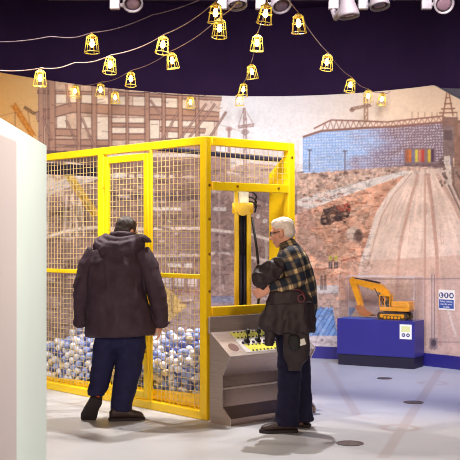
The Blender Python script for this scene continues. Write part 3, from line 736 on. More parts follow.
# model digger (boom to the left, cab and tracks at the right)
ex = thing('model_digger', 'orange yellow toy excavator with lowered bucket inside the clear case', 'model digger', pf0+Dp(.68,.2,.57))
def ebox(bm, x0, x1, y0, y1, z0, z1, bev=.006):
    b2 = BM(); dbox(b2, x0, x1, y0, y1, z0, z1); bevel(b2, bev, 2); me = bpy.data.meshes.new('t'); b2.to_mesh(me); b2.free(); bm.from_mesh(me); bpy.data.meshes.remove(me)
for s, y in ((-1,-.095),(1,.05)):
    tr = bpy.data.objects.new('track', None); C.objects.link(tr); tr.parent = ex
    bm = BM(); pts = []
    for k in range(9): a = PI/2+PI*k/8; pts.append(Dp(-.15+.045*math.cos(a), y, .047+.045*math.sin(a)))
    for k in range(9): a = -PI/2+PI*k/8; pts.append(Dp(.15+.045*math.cos(a), y, .047+.045*math.sin(a)))
    prism(bm, pts, DY*.05); obj('track_belt', bm, M_track, tr)
    for k in range(7):
        bm = BM(); x = -.135+k*.045; r = .024 if k in (0,6) else .018; c = Dp(x, y-.006, .047 if k in (0,6) else .028); lathe(bm, [(.001,0),(r,0),(r,.062),(.001,.062)], c, DY, 14); obj('track_wheel', bm, M_digger, tr)
    bm = BM(); ebox(bm, -.12, .12, y-.004, y+.054, .05, .068, .003); obj('track_frame', bm, M_digger, tr)
bm = BM(); lathe(bm, [(.07,.06),(.07,.105)], n=20); obj('turntable', bm, M_track, ex)
bm = BM(); ebox(bm, -.155, .215, -.11, .11, .105, .155); ebox(bm, -.01, .215, -.11, .11, .155, .225, .012); obj('engine_house', bm, M_digger, ex)
bm = BM(); ebox(bm, .16, .225, -.112, .112, .11, .2, .02); obj('counterweight', bm, M_digger, ex)
cab = bpy.data.objects.new('cab', None); C.objects.link(cab); cab.parent = ex
bm = BM(); ebox(bm, -.165, -.02, -.112, -.005, .285, .305, .005)
for x in (-.162, -.10, -.03):
    ebox(bm, x, x+.011, -.111, -.099, .15, .29, .002); ebox(bm, x, x+.011, -.018, -.006, .15, .29, .002)
obj('cab_frame', bm, M_digger, cab)
bm = BM(); dbox(bm, -.155, -.03, -.10, -.014, .155, .285); obj('cab_glass', bm, M_clear, cab)
bm = BM(); ebox(bm, -.085, -.04, -.085, -.03, .155, .235, .008); obj('seat', bm, M_track, cab)
def beam(bm, pts, w, y0, y1):
    """plate boom in the x-z plane: pts (x, z, half height)"""
    up = [Dp(x, y0, z+h) for x, z, h in pts]; lo = [Dp(x, y0, z-h) for x, z, h in pts][::-1]; prism(bm, up+lo, DY*(y1-y0))
bm = BM(); beam(bm, [(-.05,.17,.04),(-.085,.29,.048),(-.18,.37,.050),(-.34,.41,.040),(-.54,.455,.028)], 0, -.01, .06); obj('boom', bm, M_digger, ex)
bm = BM(); beam(bm, [(-.555,.475,.018),(-.535,.42,.03),(-.50,.30,.022),(-.455,.16,.016)], 0, -.006, .05); 
bm2 = BM(); prism(bm2, [Dp(-.60,-.012,.47), Dp(-.555,-.012,.515), Dp(-.505,-.012,.43), Dp(-.425,-.012,.15), Dp(-.475,-.012,.125), Dp(-.56,-.012,.36)], DY*.07); bm.free(); obj('dipper_stick', bm2, M_digger, ex)
bm = BM(); cyl(bm, Dp(-.20,.022,.44), Dp(-.40,.022,.475), .012, 10); cyl(bm, Dp(-.40,.022,.475), Dp(-.545,.022,.495), .007, 8); obj('stick_ram', bm, M_track, ex)
for y in (-.014, .058):
    bm = BM(); cyl(bm, Dp(-.13,y,.17), Dp(-.22,y,.30), .010, 10); cyl(bm, Dp(-.22,y,.30), Dp(-.26,y,.375), .006, 8); obj('boom_ram', bm, M_track, ex)
bm = BM(); prism(bm, [Dp(-.51,-.03,.15), Dp(-.44,-.03,.165), Dp(-.40,-.03,.10), Dp(-.30,-.03,.045), Dp(-.37,-.03,.022), Dp(-.46,-.03,.05)], DY*.1); bk = obj('bucket', bm, mat('bucket_rust', (176,104,52), .5), ex)
bm = BM()
for k in range(4): prism(bm, [Dp(-.33,-.03+k*.027,.028), Dp(-.31,-.03+k*.027,.05), Dp(-.265,-.03+k*.027,.034)], DY*.016)
obj('bucket_teeth', bm, M_track, bk)
# blue groundsheet under the bucket
bm = BM(); dbox(bm, .02, .46, .03, PD-.03, .571, .576); bm.transform(Matrix.Translation(pf0)); o = obj('blue_mat', bm, mat('blue_mat', (70,104,196), .5))
tag(o, 'thin lighter blue mat under the bucket of the model digger', 'mat')

# safety sign on the wall
x = (449-HX)/F*12.56
p, t, n = wall_frame(x); p.z = 1.55-(300-HY)*p.y/F
sg = thing('safety_sign', 'white and blue safety sign with three round symbols on the mural wall', 'sign', p+n*.002)
sw, sh = .118, .122
def SG(x, z, d=0): return t*x+UP*z+n*d
def sbox(bm, x0, x1, z0, z1, d0, d1): return hexa(bm, SG(x0,z0,d0), t*(x1-x0), n*(d1-d0), UP*(z1-z0))
bm = BM(); sbox(bm, -sw, sw, -sh, sh, 0, .006); obj('board', bm, M_white, sg)
bm = BM(); sbox(bm, -sw+.008, sw-.008, -sh+.02, .005, .006, .0072); f = obj('blue_field', bm, M_signblue, sg)
for k in range(3):
    c = SG((k-1)*.076, .056, .006); bm = BM(); lathe(bm, [(.001,0),(.034,0),(.034,.0012)], c, n, 24); r = obj('round_symbol', bm, M_icon, sg)
    bm = BM()
    if k == 0: ellipsoid(bm, c+UP*.006, (.018,.002,.016)); sbox(bm, (k-1)*.076-.012, (k-1)*.076+.012, .034, .046, .0065, .009)
    elif k == 1: sbox(bm, -.010, .010, .036, .078, .0072, .009)
    else: sbox(bm, .076-.014, .076+.018, .04, .066, .0072, .009); sbox(bm, .076-.006, .076+.014, .066, .076, .0072, .009)
    obj('symbol_figure', bm, M_white, r)
def wall_text(body, size, x, z):
    cu = bpy.data.curves.new('lettering', 'FONT'); cu.body = body; cu.size = size; cu.align_x = 'CENTER'; cu.align_y = 'CENTER'; cu.extrude = .0004
    tmp = bpy.data.objects.new('tmp', cu); C.objects.link(tmp); dg = bpy.context.evaluated_depsgraph_get(); dg.update()
    me = bpy.data.meshes.new_from_object(tmp.evaluated_get(dg)); bpy.data.objects.remove(tmp)
    me.transform(Matrix(((t.x,0,n.x,0),(t.y,0,n.y,0),(0,1,0,0),(0,0,0,1)))); me.transform(Matrix.Translation(SG(x, z, .0078)))
    me.materials.clear(); link('lettering', me, M_white, f)
wall_text('Safety clothing', .031, 0, -.018); wall_text('must be worn', .031, 0, -.05); wall_text('on site', .034, 0, -.083)

# ================================================================ FESTOON LAMPS ON CABLES
def make_lamp():
    r = thing('cage_lamp', 'x', 'lamp')
    bm = BM()
    for z, q in ((-.030,.042),(-.080,.050),(-.155,.060)): tube(bm, circle_pts((0,0,z),(q,0,0),(0,q,0),20), .0037, 6, True)
    for k in range(6):
        a = 2*PI*k/6; e = Vector((math.cos(a), math.sin(a), 0)); tube(bm, [e*.02+UP*-.012, e*.042+UP*-.030, e*.060+UP*-.155], .0033, 6)
    obj('wire_guard', bm, M_lampcage, r, True)
    bm = BM(); lathe(bm, [(.006,.0),(.012,-.004),(.020,-.010),(.020,-.03),(.016,-.048)][::-1], n=14); obj('socket', bm, M_socket, r, True)
    bm = BM(); lathe(bm, [(.002,-.112),(.012,-.108),(.019,-.094),(.020,-.082),(.014,-.060),(.010,-.047)], n=14); obj('bulb', bm, M_bulb, r, True)
    return r
# each cable: end/lamp points (px, py of the cable, depth, lamp?)
cables = [
 ('topmost cable sweeping to the left edge of the dark ceiling', M_cable_dark, [(-14,41,8.6,0),(50,36.5,8.55,0),(92,32.5,8.5,1),(152,15,8.4,0),(215,-8,8.0,0)]),
 ('cable with four lamps running from the lights to the left wall end', M_cable, [(-10,69,9.6,0),(40.5,68,9.4,1),(75,62.5,9.4,0),(111,55,9.3,1),(164,34.5,9.0,1),(216,1,8.0,1),(232,-14,7.8,0)]),
 ('drooping cable whose lamps shrink towards the steel frame mural', M_cable, [(75,84,12.7,1),(101,82,12.1,1),(131,70.5,11.0,1),(171,51,9.8,1),(220,17,8.3,1),(247,-12,7.6,0)]),
 ('central cable running straight back above the end of the cage', M_cable, [(268,-14,7.5,0),(267,2,8.0,1),(257.5,33,9.5,1),(251,63,10.8,1),(244,82,12.1,1),(239,92.5,13.1,1),(236,97,13.5,0)]),
 ('right hand cable dropping towards the white crane on the mural', M_cable, [(283,-14,7.6,0),(298,12,8.3,1),(328,52.5,9.8,1),(351.5,77,11.5,1),(368,88.5,12.6,1),(383,92,13.05,1),(390,91,13.1,0)]),
 ('short cable carrying two lamps close along the top of the mural', M_cable_dark, [(96,86,12.75,0),(115,90,12.85,1),(152,92,13.1,0),(190,95,13.45,1),(206,95,13.6,0)]),
]
lamp_words = [
 ['alone on the topmost cable at the upper left'],
 ['nearest the left edge, above the white partition','on the second cable, just below the lone lamp of the topmost cable','overlapping another lamp just below it, left of the middle','at the top edge with another lamp right under it'],
 ['small against the mural, first from the left on the drooping cable','small, second from the left on the drooping cable','third along the drooping cable, right of two small lamps','partly below a taller lamp, left of the middle'
  ,'directly beneath the lamp at the top edge'],
 ['at the top edge overlapping the middle spotlights','second down the central cable, clear against the dark ceiling','third down the central cable, halfway to the mural','fourth down the central cable, just above the mural edge','tiny, at the end of the central cable over the printed tower crane'],
 ['at the top of the right hand cable','halfway along the right hand cable against the dark ceiling','just above the top edge of the right hand mural','over the printed white crane on the right hand mural','tiny, last one of the right hand cable'],
 ['close to the mural, left one on the short cable','close to the mural above the corner post of the cage'],
]
proto = None; rl = random.Random(3)
for (desc, mm, pts), lw in zip(cables, lamp_words):
    W = [at(a, b, d) for a, b, d, l in pts]; dense = []
    for i in range(len(W)-1):
        p0, p1, p2, p3 = W[max(i-1,0)], W[i], W[i+1], W[min(i+2,len(W)-1)]
        for k in range(8):
            s = k/8; q = .5*((2*p1)+(p2-p0)*s+(2*p0-5*p1+4*p2-p3)*s*s+(3*p1-p0-3*p2+p3)*s**3)
            q.z -= .02*math.sin(PI*s); dense.append(q)
    dense.append(W[-1])
    bm = BM(); tube(bm, dense, .0042, 6); o = obj('lamp_cable', bm, mm, None, True); tag(o, desc, 'cable', 'cables of the hanging lamps')
    it = iter(lw)
    for (a, b, d, l), q in zip(pts, W):
        if not l: continue
        if proto is None: o = proto = make_lamp()
        else: o = copy_tree(proto)
        o.location = q-UP*.008; o.rotation_euler = (rl.uniform(-.12,.12), rl.uniform(-.16,.16), rl.uniform(0,1)); o['label'] = 'yellow caged lamp '+next(it); o['group'] = 'hanging caged lamps'

# ================================================================ TRACK SPOTLIGHTS
ZT = 3.655; YT = 9.3
bm = BM(); box(bm, (-1.6,YT-.018,ZT+.002),(3.2,YT+.018,ZT+.03))
for x in (-1.4,.1,1.5,3.0): box(bm, (x-.008,YT-.008,ZT+.03),(x+.008,YT+.008,4.6))
o = obj('light_track', bm, M_track_rail); tag(o, 'long grey lighting track under the dark ceiling carrying the spotlights', 'light track')
def spot(px_box, px_head, py_head, aim, label, size=.088, bell=False):
    xb, h = (px_box-HX)/F*YT, at(px_head, py_head, YT-.22)
    r = thing('track_spotlight', label, 'spotlight', (xb,YT,ZT), 'track spotlights'); h = h-Vector((xb,YT,ZT)); aim = Vector(aim).normalized()
    bm = BM(); box(bm, (-.045,-.03,-.085),(.045,.03,0)); bevel(bm, .008, 2); obj('adapter', bm, M_fixture, r)
    bm = BM()
    if bell: tube(bm, [Vector((0,0,-.02)), Vector((.0,0,-.1)), Vector((.02,0,-.16)), h-aim*.03+Vector((-.04,0,0))], .026, 10)
    else: tube(bm, [Vector((0,0,-.05)), Vector((h.x*.5,0,-.045)), h-aim*.04], .02, 10)
    obj('arm', bm, M_fixture, r, True)
    bm = BM(); s = size
    lathe(bm, [(s*.35,-.13),(s*.62,-.11),(s*.72,-.06),(s*.95,.02),(s,.04),(s,.06),(s*.86,.062),(s*.80,.045),(s*.45,.03)], h, aim, 24); hd = obj('lamp_head', bm, M_fixture, r, True)
    bm = BM(); lathe(bm, [(.002,.034),(s*.5,.032),(s*.78,.046),(s*.5,.05),(.002,.055)], h, aim, 20); obj('lens', bm, M_lens, hd, True)
    for k in range(8):
        pass
spot(115, 132.5, 0.5, (.1,-.55,-.6), 'grey track spotlight alone at the upper left')
spot(222, 236.5, 0.0, (.1,-.3,-.8), 'grey track spotlight behind the two overlapping lamps at the top')
spot(260.5, 280, 2, (.2,-.5,-.7), 'grey track spotlight above the middle lamp cable')
spot(333.5, 348, 10, (.12,-.1,-1), 'large bell shaped spotlight hanging lowest of the row', .094, True)
spot(363, 379, 0.5, (.1,-.25,-.9), 'grey track spotlight just right of the bell shaped one')
spot(426.5, 442.5, 2.5, (.1,-.8,-.45), 'grey track spotlight alone at the upper right, lens turned outward')
# ================================================================ PEOPLE
def rotv(v, ax, a): return Matrix.Rotation(a, 3, ax) @ v
def head_matrix(c, fwd, roll=0.):
    f = Vector(fwd).normalized(); r = f.cross(UP).normalized(); u = r.cross(f)
    m = Matrix((r, f, u)).transposed()
    return Matrix.Translation(Vector(c)) @ (Matrix.Rotation(roll, 3, f) @ m).to_4x4()
def hell(bm, Mh, c, r, rot=None):
    b = BM(); ellipsoid(b, c, r, rot); b.transform(Mh); me = bpy.data.meshes.new('t'); b.to_mesh(me); b.free(); bm.from_mesh(me); bpy.data.meshes.remove(me)
def add_head(bm, Mh):
    hell(bm, Mh, (0,-.012,.03), (.074,.094,.086)); hell(bm, Mh, (0,.028,-.035), (.060,.064,.080)); hell(bm, Mh, (0,.052,-.088), (.034,.032,.026))
    hell(bm, Mh, (0,.070,.022), (.058,.022,.016))                         # brow
    hell(bm, Mh, (0,.090,-.008), (.011,.014,.030)); hell(bm, Mh, (0,.102,-.028), (.016,.016,.012))   # nose
    hell(bm, Mh, (0,.083,-.060), (.024,.012,.006)); hell(bm, Mh, (0,.081,-.071), (.020,.011,.006))   # lips
    for s in (-1, 1):
        hell(bm, Mh, (s*.042,.058,-.022), (.022,.022,.020))               # cheek
        hell(bm, Mh, (s*.078,-.004,-.008), (.010,.020,.034), Matrix.Rotation(s*.25, 3, 'Z')); hell(bm, Mh, (s*.076,.004,-.036), (.008,.011,.012))
def add_hand(bm, wrist, fdir, pn, side=1, curl=.5, s=1.):
    f = Vector(fdir).normalized(); pn = Vector(pn); pn = (pn-f*pn.dot(f)).normalized(); ac = f.cross(pn)*side; w = Vector(wrist)
    limb(bm, [(*(w-f*.02),.028*s,.021*s), (*(w+f*.02*s),.034*s,.019*s), (*(w+f*.06*s),.043*s,.017*s), (*(w+f*.09*s),.042*s,.014*s)], ac)
    ax = f.cross(pn)
    for i, L in enumerate((.070,.079,.074,.057)):
        p = w+f*.085*s+ac*(.031-.0205*i)*s; d = rotv(f+ac*(.10-.06*i), ax, curl*.35).normalized(); pts = [(*(p-f*.02),.0095*s)]
        pts.append((*p,.0095*s))
        for k, part in enumerate((.44,.32,.24)):
            p = p+d*L*part*s; pts.append((*p,(.0092-.0008*k)*s)); d = rotv(d, ax, curl)
        limb(bm, pts, ac, 10)
    p = w+f*.025*s+ac*.03*s; d = (f*.65+ac*.65+pn*.35).normalized(); pts = [(*p,.014*s)]
    for k, L in enumerate((.04,.032,.026)):
        p = p+d*L*s; pts.append((*p,(.0118-.001*k)*s)); d = (d+f*.25+pn*.15-ac*.15).normalized()
    limb(bm, pts, pn, 10)
def wr(a=.006, f=7., b=.003, g=18., an=(1,1,1)):
    A_ = Vector(an)
    return lambda p: a*mnoise.noise(Vector((p.x*A_.x, p.y*A_.y, p.z*A_.z))*f)+b*mnoise.noise(Vector((p.x*A_.x, p.y*A_.y, p.z*A_.z))*g+Vector((3,1,7)))
def crease(a, f, an, o=(0,0,0)):
    """sharp cloth creases running across the directions stretched by an"""
    A_, O_ = Vector(an), Vector(o)
    def g(p):
        q = Vector((p.x*A_.x, p.y*A_.y, p.z*A_.z))*f+O_
        return a*(.35-abs(mnoise.noise(q)+.3*mnoise.noise(q*2.3)))
    return g
def folds(amp, cx, cy, n, z_hi, z_lo, seed=0.):
    """soft vertical drape folds that deepen downwards"""
    def f(p):
        k = max(0, min(1, (z_hi-p.z)/(z_hi-z_lo))); a = math.atan2(p.y-cy, p.x-cx)
        return amp*k*math.sin(n*a+seed+2*p.z)
    return f
def add_shoe(parent, heel, fwd, up, L=.29, W=.105, Hh=.115, label=None, tagged=False):
    """laced shoe: upper + sole; heel = point under the heel on the sole"""
    f = Vector(fwd).normalized(); u = Vector(up); u = (u-f*u.dot(f)).normalized(); s = f.cross(u); h = Vector(heel)
    def P(x, y, z): return h+f*x+s*y+u*z
    bm = BM(); rings = []
    for x, w, zt in ((-.01,.55,.62),(.012,.74,.9),(.05,.80,1.0),(.09,.80,.98),(.13,.88,.88),(.17,.97,.76),(.21,1.0,.65),(.25,.88,.57),(.275,.64,.46),(.287,.34,.34)):
        x *= L/.29; r = []
        for i in range(18):
            a = 2*PI*i/18; ca, sa = math.cos(a), math.sin(a)
            r.append(P(x, W/2*w*math.copysign(abs(ca)**.8, ca), .018+(Hh*zt-.018)*(.5+.5*math.copysign(abs(sa)**.75, sa))))
        rings.append(r)
    loft(bm, rings); sh = obj('shoe', bm, M_boot, parent, True)
    if label: sh['label'] = label
    bm = BM(); rings = []
    for x, w in ((-.018,.5),(-.008,.72),(.03,.88),(.08,.82),(.13,.86),(.18,1.02),(.22,1.06),(.26,.88),(.285,.58),(.298,.25)):
        x *= L/.29; hw = W/2*w; rings.append([P(x,-hw,0),P(x,hw,0),P(x,hw*1.02,.024),P(x,-hw*1.02,.024)])
    loft(bm, rings); obj('sole', bm, M_sole, sh)
    bm = BM()
    for k in range(4):
        x = (.10+.024*k)*L/.29; z = Hh*(.99-.11*k)
        tube(bm, [P(x,-.026,z-.012),P(x+.006,0,z+.004),P(x,.026,z-.012)], .0035, 6)
    obj('laces', bm, M_sole, sh, True)
    if tagged:
        bm = BM(); c = P(-.016*L/.29,0,Hh*.42); hexa(bm, c-s*.016-u*.018-f*.008, s*.032, f*.02, u*.036); bevel(bm, .003, 1); obj('heel_tab', bm, M_tag, sh)
    return sh
def add_glasses(parent, Mh):
    bm = BM()
    def T(p): return Mh @ Vector(p)
    for s in (-1, 1):
        c = (s*.034,.094,.006); pts = [T((c[0]+.026*math.cos(a), c[1]-abs(c[0]+.026*math.cos(a))*.12, c[2]+.018*math.sin(a))) for a in np.linspace(0, 2*PI, 17)[:-1]]; tube(bm, pts, .0026, 6, True)
        tube(bm, [T((s*.060,.088,.010)),T((s*.074,.07,.010)),T((s*.082,.0,.010)),T((s*.081,-.018,-.006))], .0026, 6)
    tube(bm, [T((-.009,.098,.008)),T((0,.104,.010)),T((.009,.098,.008))], .0026, 6)
    return obj('glasses', bm, M_glasses, parent, True)
def add_eyes(parent, Mh):
    for s in (-1, 1):
        bm = BM(); hell(bm, Mh, (s*.032,.078,.004), (.013,.012,.010)); e = obj('eye', bm, M_eye, parent, True)
        bm = BM(); hell(bm, Mh, (s*.032,.088,.004), (.005,.0035,.005)); obj('iris', bm, M_glasses, e, True)

# ---------------------------------------------------------------- man in the dark jacket, seen from behind
p1 = Vector(((115-HX)/F*9.08, 9.08, 0))
bm = BM()
Mh = head_matrix((.085,.125,1.612), (.62,.72,-.32)); add_head(bm, Mh)
limb(bm, [(.055,.03,1.44,.07,.065),(.065,.065,1.52,.062,.062),(.08,.10,1.58,.06,.06)], (1,0,0))
limb(bm, [(.05,0,.80,.17,.12),(.04,0,.95,.18,.125),(.03,0,1.15,.18,.12),(.035,.02,1.33,.19,.11),(.045,.035,1.44,.12,.08)], (1,0,0))
for pts, fd, pn, sd in (([(-.17,.03,1.38,.055),(-.27,0,1.12,.046),(-.255,.16,.90,.034)], (-.1,.75,-.5), (1,0,.2), 1),
                        ([(.26,.03,1.38,.055),(.335,.0,1.10,.046),(.375,.06,.86,.034),(.378,.065,.83,.03)], (.02,.12,-1), (-1,.1,0), -1)):
    limb(bm, pts, (1,0,0)); e = pts[-1]; add_hand(bm, e[:3], fd, pn, sd, .4)
limb(bm, [(-.04,0,.82,.09),(-.11,-.02,.42,.06),(-.150,-.085,.24,.042),(-.152,-.085,.19,.036)], (1,0,0)); limb(bm, [(-.155,-.085,.18,.032),(-.20,-.035,.11,.026)], (1,0,0))
limb(bm, [(.15,0,.82,.09),(.105,0,.42,.062),(.055,-.03,.13,.045),(.05,-.03,.08,.045)], (1,0,0)); limb(bm, [(.04,-.06,.06,.034),(.13,-.04,.045,.028)], (0,1,0))
man1 = fuse('person', bm, M_skin, None, .0065, 3); man1.location = p1
tag(man1, 'man in a dark hooded jacket and navy jeans, seen from behind facing the cage', 'person')
add_eyes(man1, Mh); add_glasses(man1, Mh)
bm = BM(); hell(bm, Mh, (0,-.020,.044), (.085,.099,.086)); hell(bm, Mh, (0,-.048,-.005), (.078,.068,.080)); hell(bm, Mh, (0,.02,.085), (.060,.060,.038))
for k in range(26):
    a, q = random.uniform(0, 2*PI), random.uniform(.2,.9); hell(bm, Mh, (.068*q*math.cos(a),-.02+.082*q*math.sin(a),.122-.05*q*q), (.018,.020,.014))
fuse('hair', bm, M_hair, man1, .007, 2, wr(.003,40,.002,90))
# jeans
bm = BM()
limb(bm, [(.05,0,.90,.195,.15),(.055,0,.80,.20,.155),(.05,0,.72,.185,.145)], (1,0,0), 24)
limb(bm, [(-.03,0,.80,.115,.13),(-.083,-.005,.63,.100,.108),(-.115,-.02,.42,.092,.095),(-.13,-.06,.30,.083,.086),(-.150,-.09,.25,.072,.078),(-.151,-.09,.218,.070,.074)], (1,0,0), 20, False)
limb(bm, [(.145,0,.80,.125,.135),(.138,.0,.63,.124,.118),(.112,0,.42,.110,.102),(.082,-.02,.26,.100,.096),(.060,-.03,.14,.090,.094),(.056,-.035,.075,.088,.094)], (1,0,0), 20, False)
cj = crease(.016,4.5,(.8,.8,1.1)); cj2 = crease(.007,11,(.8,.8,1.2),(4,1,2))
fuse('jeans', bm, M_jeans, man1, .009, 2, lambda p: cj(p)+cj2(p))
add_shoe(man1, (-.028,-.08,.001), (.97,.22,0), (0,0,1), .285, .11, .125)
add_shoe(man1, (-.138,-.175,.188), (-.36,.46,-.70), (0,.9,.42), .275, .13, .12, 'shoe with its heel lifted and sole showing', True)
# jacket
bm = BM()
limb(bm, [(.046,0,.728,.292,.225),(.045,0,.76,.295,.228),(.036,.0,.85,.278,.222),(.012,-.005,1.02,.255,.208),(.006,-.005,1.18,.245,.19),(.015,.005,1.32,.242,.17),(.026,.02,1.40,.225,.15),(.040,.035,1.47,.17,.125),(.055,.05,1.53,.11,.10)], (1,0,0), 32, False, .9)
limb(bm, [(-.150,.03,1.415,.100,.10),(-.225,.01,1.31,.088,.092),(-.282,.0,1.13,.070,.088),(-.300,.05,1.0,.066,.080),(-.302,.10,.87,.062,.070),(-.303,.115,.80,.060,.067)], (1,0,0), 20, False)
limb(bm, [(.20,.03,1.42,.100,.10),(.285,.01,1.31,.088,.094),(.345,.0,1.13,.074,.088),(.378,.03,.98,.072,.082),(.388,.06,.86,.066,.074),(.388,.065,.80,.064,.070)], (1,0,0), 20, False)
bm2 = None
c1, c2 = crease(.030,3.6,(1,1,.7)), crease(.020,7.5,(1.2,1,.5),(5,2,1))
c3 = crease(.013,8,(.6,.6,1.3),(2,7,3))
def jw(p):
    arm = max(0, min(1, (abs(p.x-.03)-.24)/.06))
    return c1(p)+c2(p)*(1-arm)+c3(p)*arm+wr(.004,14,.002,30)(p)
jk = fuse('jacket', bm, M_jacket, man1, .010, 2, jw)
# seams of the jacket: centre yoke seam and sleeve seams, as thin welts on the back
bm = BM()
def arc(pts, r, rz=None):
    limb(bm, [(*p, *r) for p in pts], (0,0,1), 16)
for pts, ra in (([(-.165,.07,1.50),(-.165,-.02,1.475),(-.10,-.105,1.44),(.03,-.130,1.43),(.15,-.095,1.455),(.225,-.01,1.495),(.235,.07,1.51)],(.058,.022)),
                ([(-.13,.06,1.535),(-.12,-.01,1.51),(-.06,-.09,1.48),(.04,-.108,1.475),(.14,-.07,1.495),(.205,.0,1.525),(.21,.06,1.535)],(.050,.034)),
                ([(-.09,.06,1.565),(-.07,-.005,1.553),(-.02,-.055,1.535),(.05,-.07,1.53),(.12,-.045,1.54),(.175,.01,1.555),(.18,.06,1.56)],(.036,.034))):
    arc(pts, ra)
fuse('hood', bm, M_jacket, jk, .008, 2, crease(.012,8,(1,1,1.3)))
bm = BM(); 
tube(bm, [(.17,.11,1.54),(.21,.06,1.56),(.25,.02,1.553),(.285,.0,1.54),(.318,-.02,1.523)], [.03,.038,.034,.024,.006], 12)
tube(bm, [(-.03,.16,1.57),(-.035,.08,1.585),(.02,.02,1.59),(.09,.01,1.59),(.16,.06,1.58),(.175,.14,1.57)], [.02,.026,.028,.028,.026,.02], 12)
fuse('collar', bm, M_jacket, jk, .007, 2, wr(.003,12,.002,30))
bm = BM()
tube(bm, [(.285,.125,.80),(.30,.06,.80)], .004, 6); bm.free()
for sx, c, q in ((-1,(-.288,.112,.835),.077),(1,(.387,.064,.825),.077)):
    bm = BM(); tube(bm, circle_pts(c,(q,0,0),(0,q,0),24), .010, 8, True); obj('cuff', bm, M_jacket, jk, True)
# ---------------------------------------------------------------- white haired man in the checked shirt at the console
p2 = Vector(((288-HX)/F*8.58, 8.58, 0))
bm = BM()
Mh = head_matrix((-.047,0,1.602), (-.93,.22,-.20)); add_head(bm, Mh)
limb(bm, [(.03,0,1.40,.07,.075),(.005,0,1.48,.062,.062),(-.02,0,1.56,.058,.058)], (1,0,0))
limb(bm, [(.04,0,.86,.12,.14),(.04,0,1.0,.13,.15),(.05,0,1.2,.125,.155),(.04,0,1.36,.11,.165),(.02,0,1.44,.08,.11)], (1,0,0))
limb(bm, [(.02,-.17,1.41,.055),(.055,-.235,1.22,.046),(-.09,-.255,1.175,.036),(-.155,-.25,1.158,.030)], (0,0,1)); add_hand(bm, (-.155,-.25,1.158), (-.85,.1,-.35), (.1,1,.2), -1, .55)
limb(bm, [(.02,.17,1.41,.055),(.02,.24,1.20,.046),(-.12,.16,1.17,.036),(-.17,.10,1.17,.030)], (0,0,1)); add_hand(bm, (-.17,.10,1.17), (-.7,-.6,0), (.6,-.7,.2), 1, .5)
limb(bm, [(.02,-.10,.86,.085),(.01,-.11,.49,.06),(.0,-.11,.10,.045)], (1,0,0)); limb(bm, [(.01,-.11,.05,.035),(-.14,-.12,.035,.032)], (0,1,0))
limb(bm, [(.05,.10,.86,.085),(.10,.11,.49,.06),(.115,.12,.10,.045)], (1,0,0)); limb(bm, [(.12,.12,.05,.035),(.0,.14,.035,.032)], (0,1,0))
man2 = fuse('person', bm, M_skin, None, .0065, 3); man2.location = p2
tag(man2, 'white haired man in a checked shirt standing at the control desk holding a dark coat', 'person')
add_eyes(man2, Mh); add_glasses(man2, Mh)
bm = BM(); hell(bm, Mh, (0,-.020,.046), (.079,.093,.080)); hell(bm, Mh, (0,-.050,.0), (.071,.060,.066)); hell(bm, Mh, (0,.02,.085), (.058,.058,.036))
fuse('hair', bm, M_hair_white, man2, .007, 2, wr(.003,40,.002,90))
# jeans and shoes
bm = BM()
limb(bm, [(.035,0,1.0,.145,.175),(.035,0,.9,.15,.18),(.035,0,.80,.14,.17)], (1,0,0), 24)
limb(bm, [(.02,-.09,.84,.125,.115),(.012,-.105,.66,.108,.10),(.006,-.11,.49,.095,.09),(-.004,-.11,.28,.088,.082),(-.012,-.11,.12,.094,.084),(-.018,-.11,.055,.104,.088)], (1,0,0), 20, False)
limb(bm, [(.05,.09,.84,.125,.115),(.082,.105,.66,.10,.10),(.10,.11,.49,.088,.09),(.115,.12,.28,.082,.082),(.125,.12,.12,.085,.084),(.128,.12,.055,.09,.086)], (1,0,0), 20, False)
fuse('jeans', bm, M_jeans2, man2, .009, 2, lambda p: cj(p)+cj2(p))
add_shoe(man2, (.055,-.115,.001), (-.99,-.06,0), (0,0,1), .285, .105, .115)
add_shoe(man2, (.175,.115,.001), (-.95,.30,0), (0,0,1), .285, .105, .115)
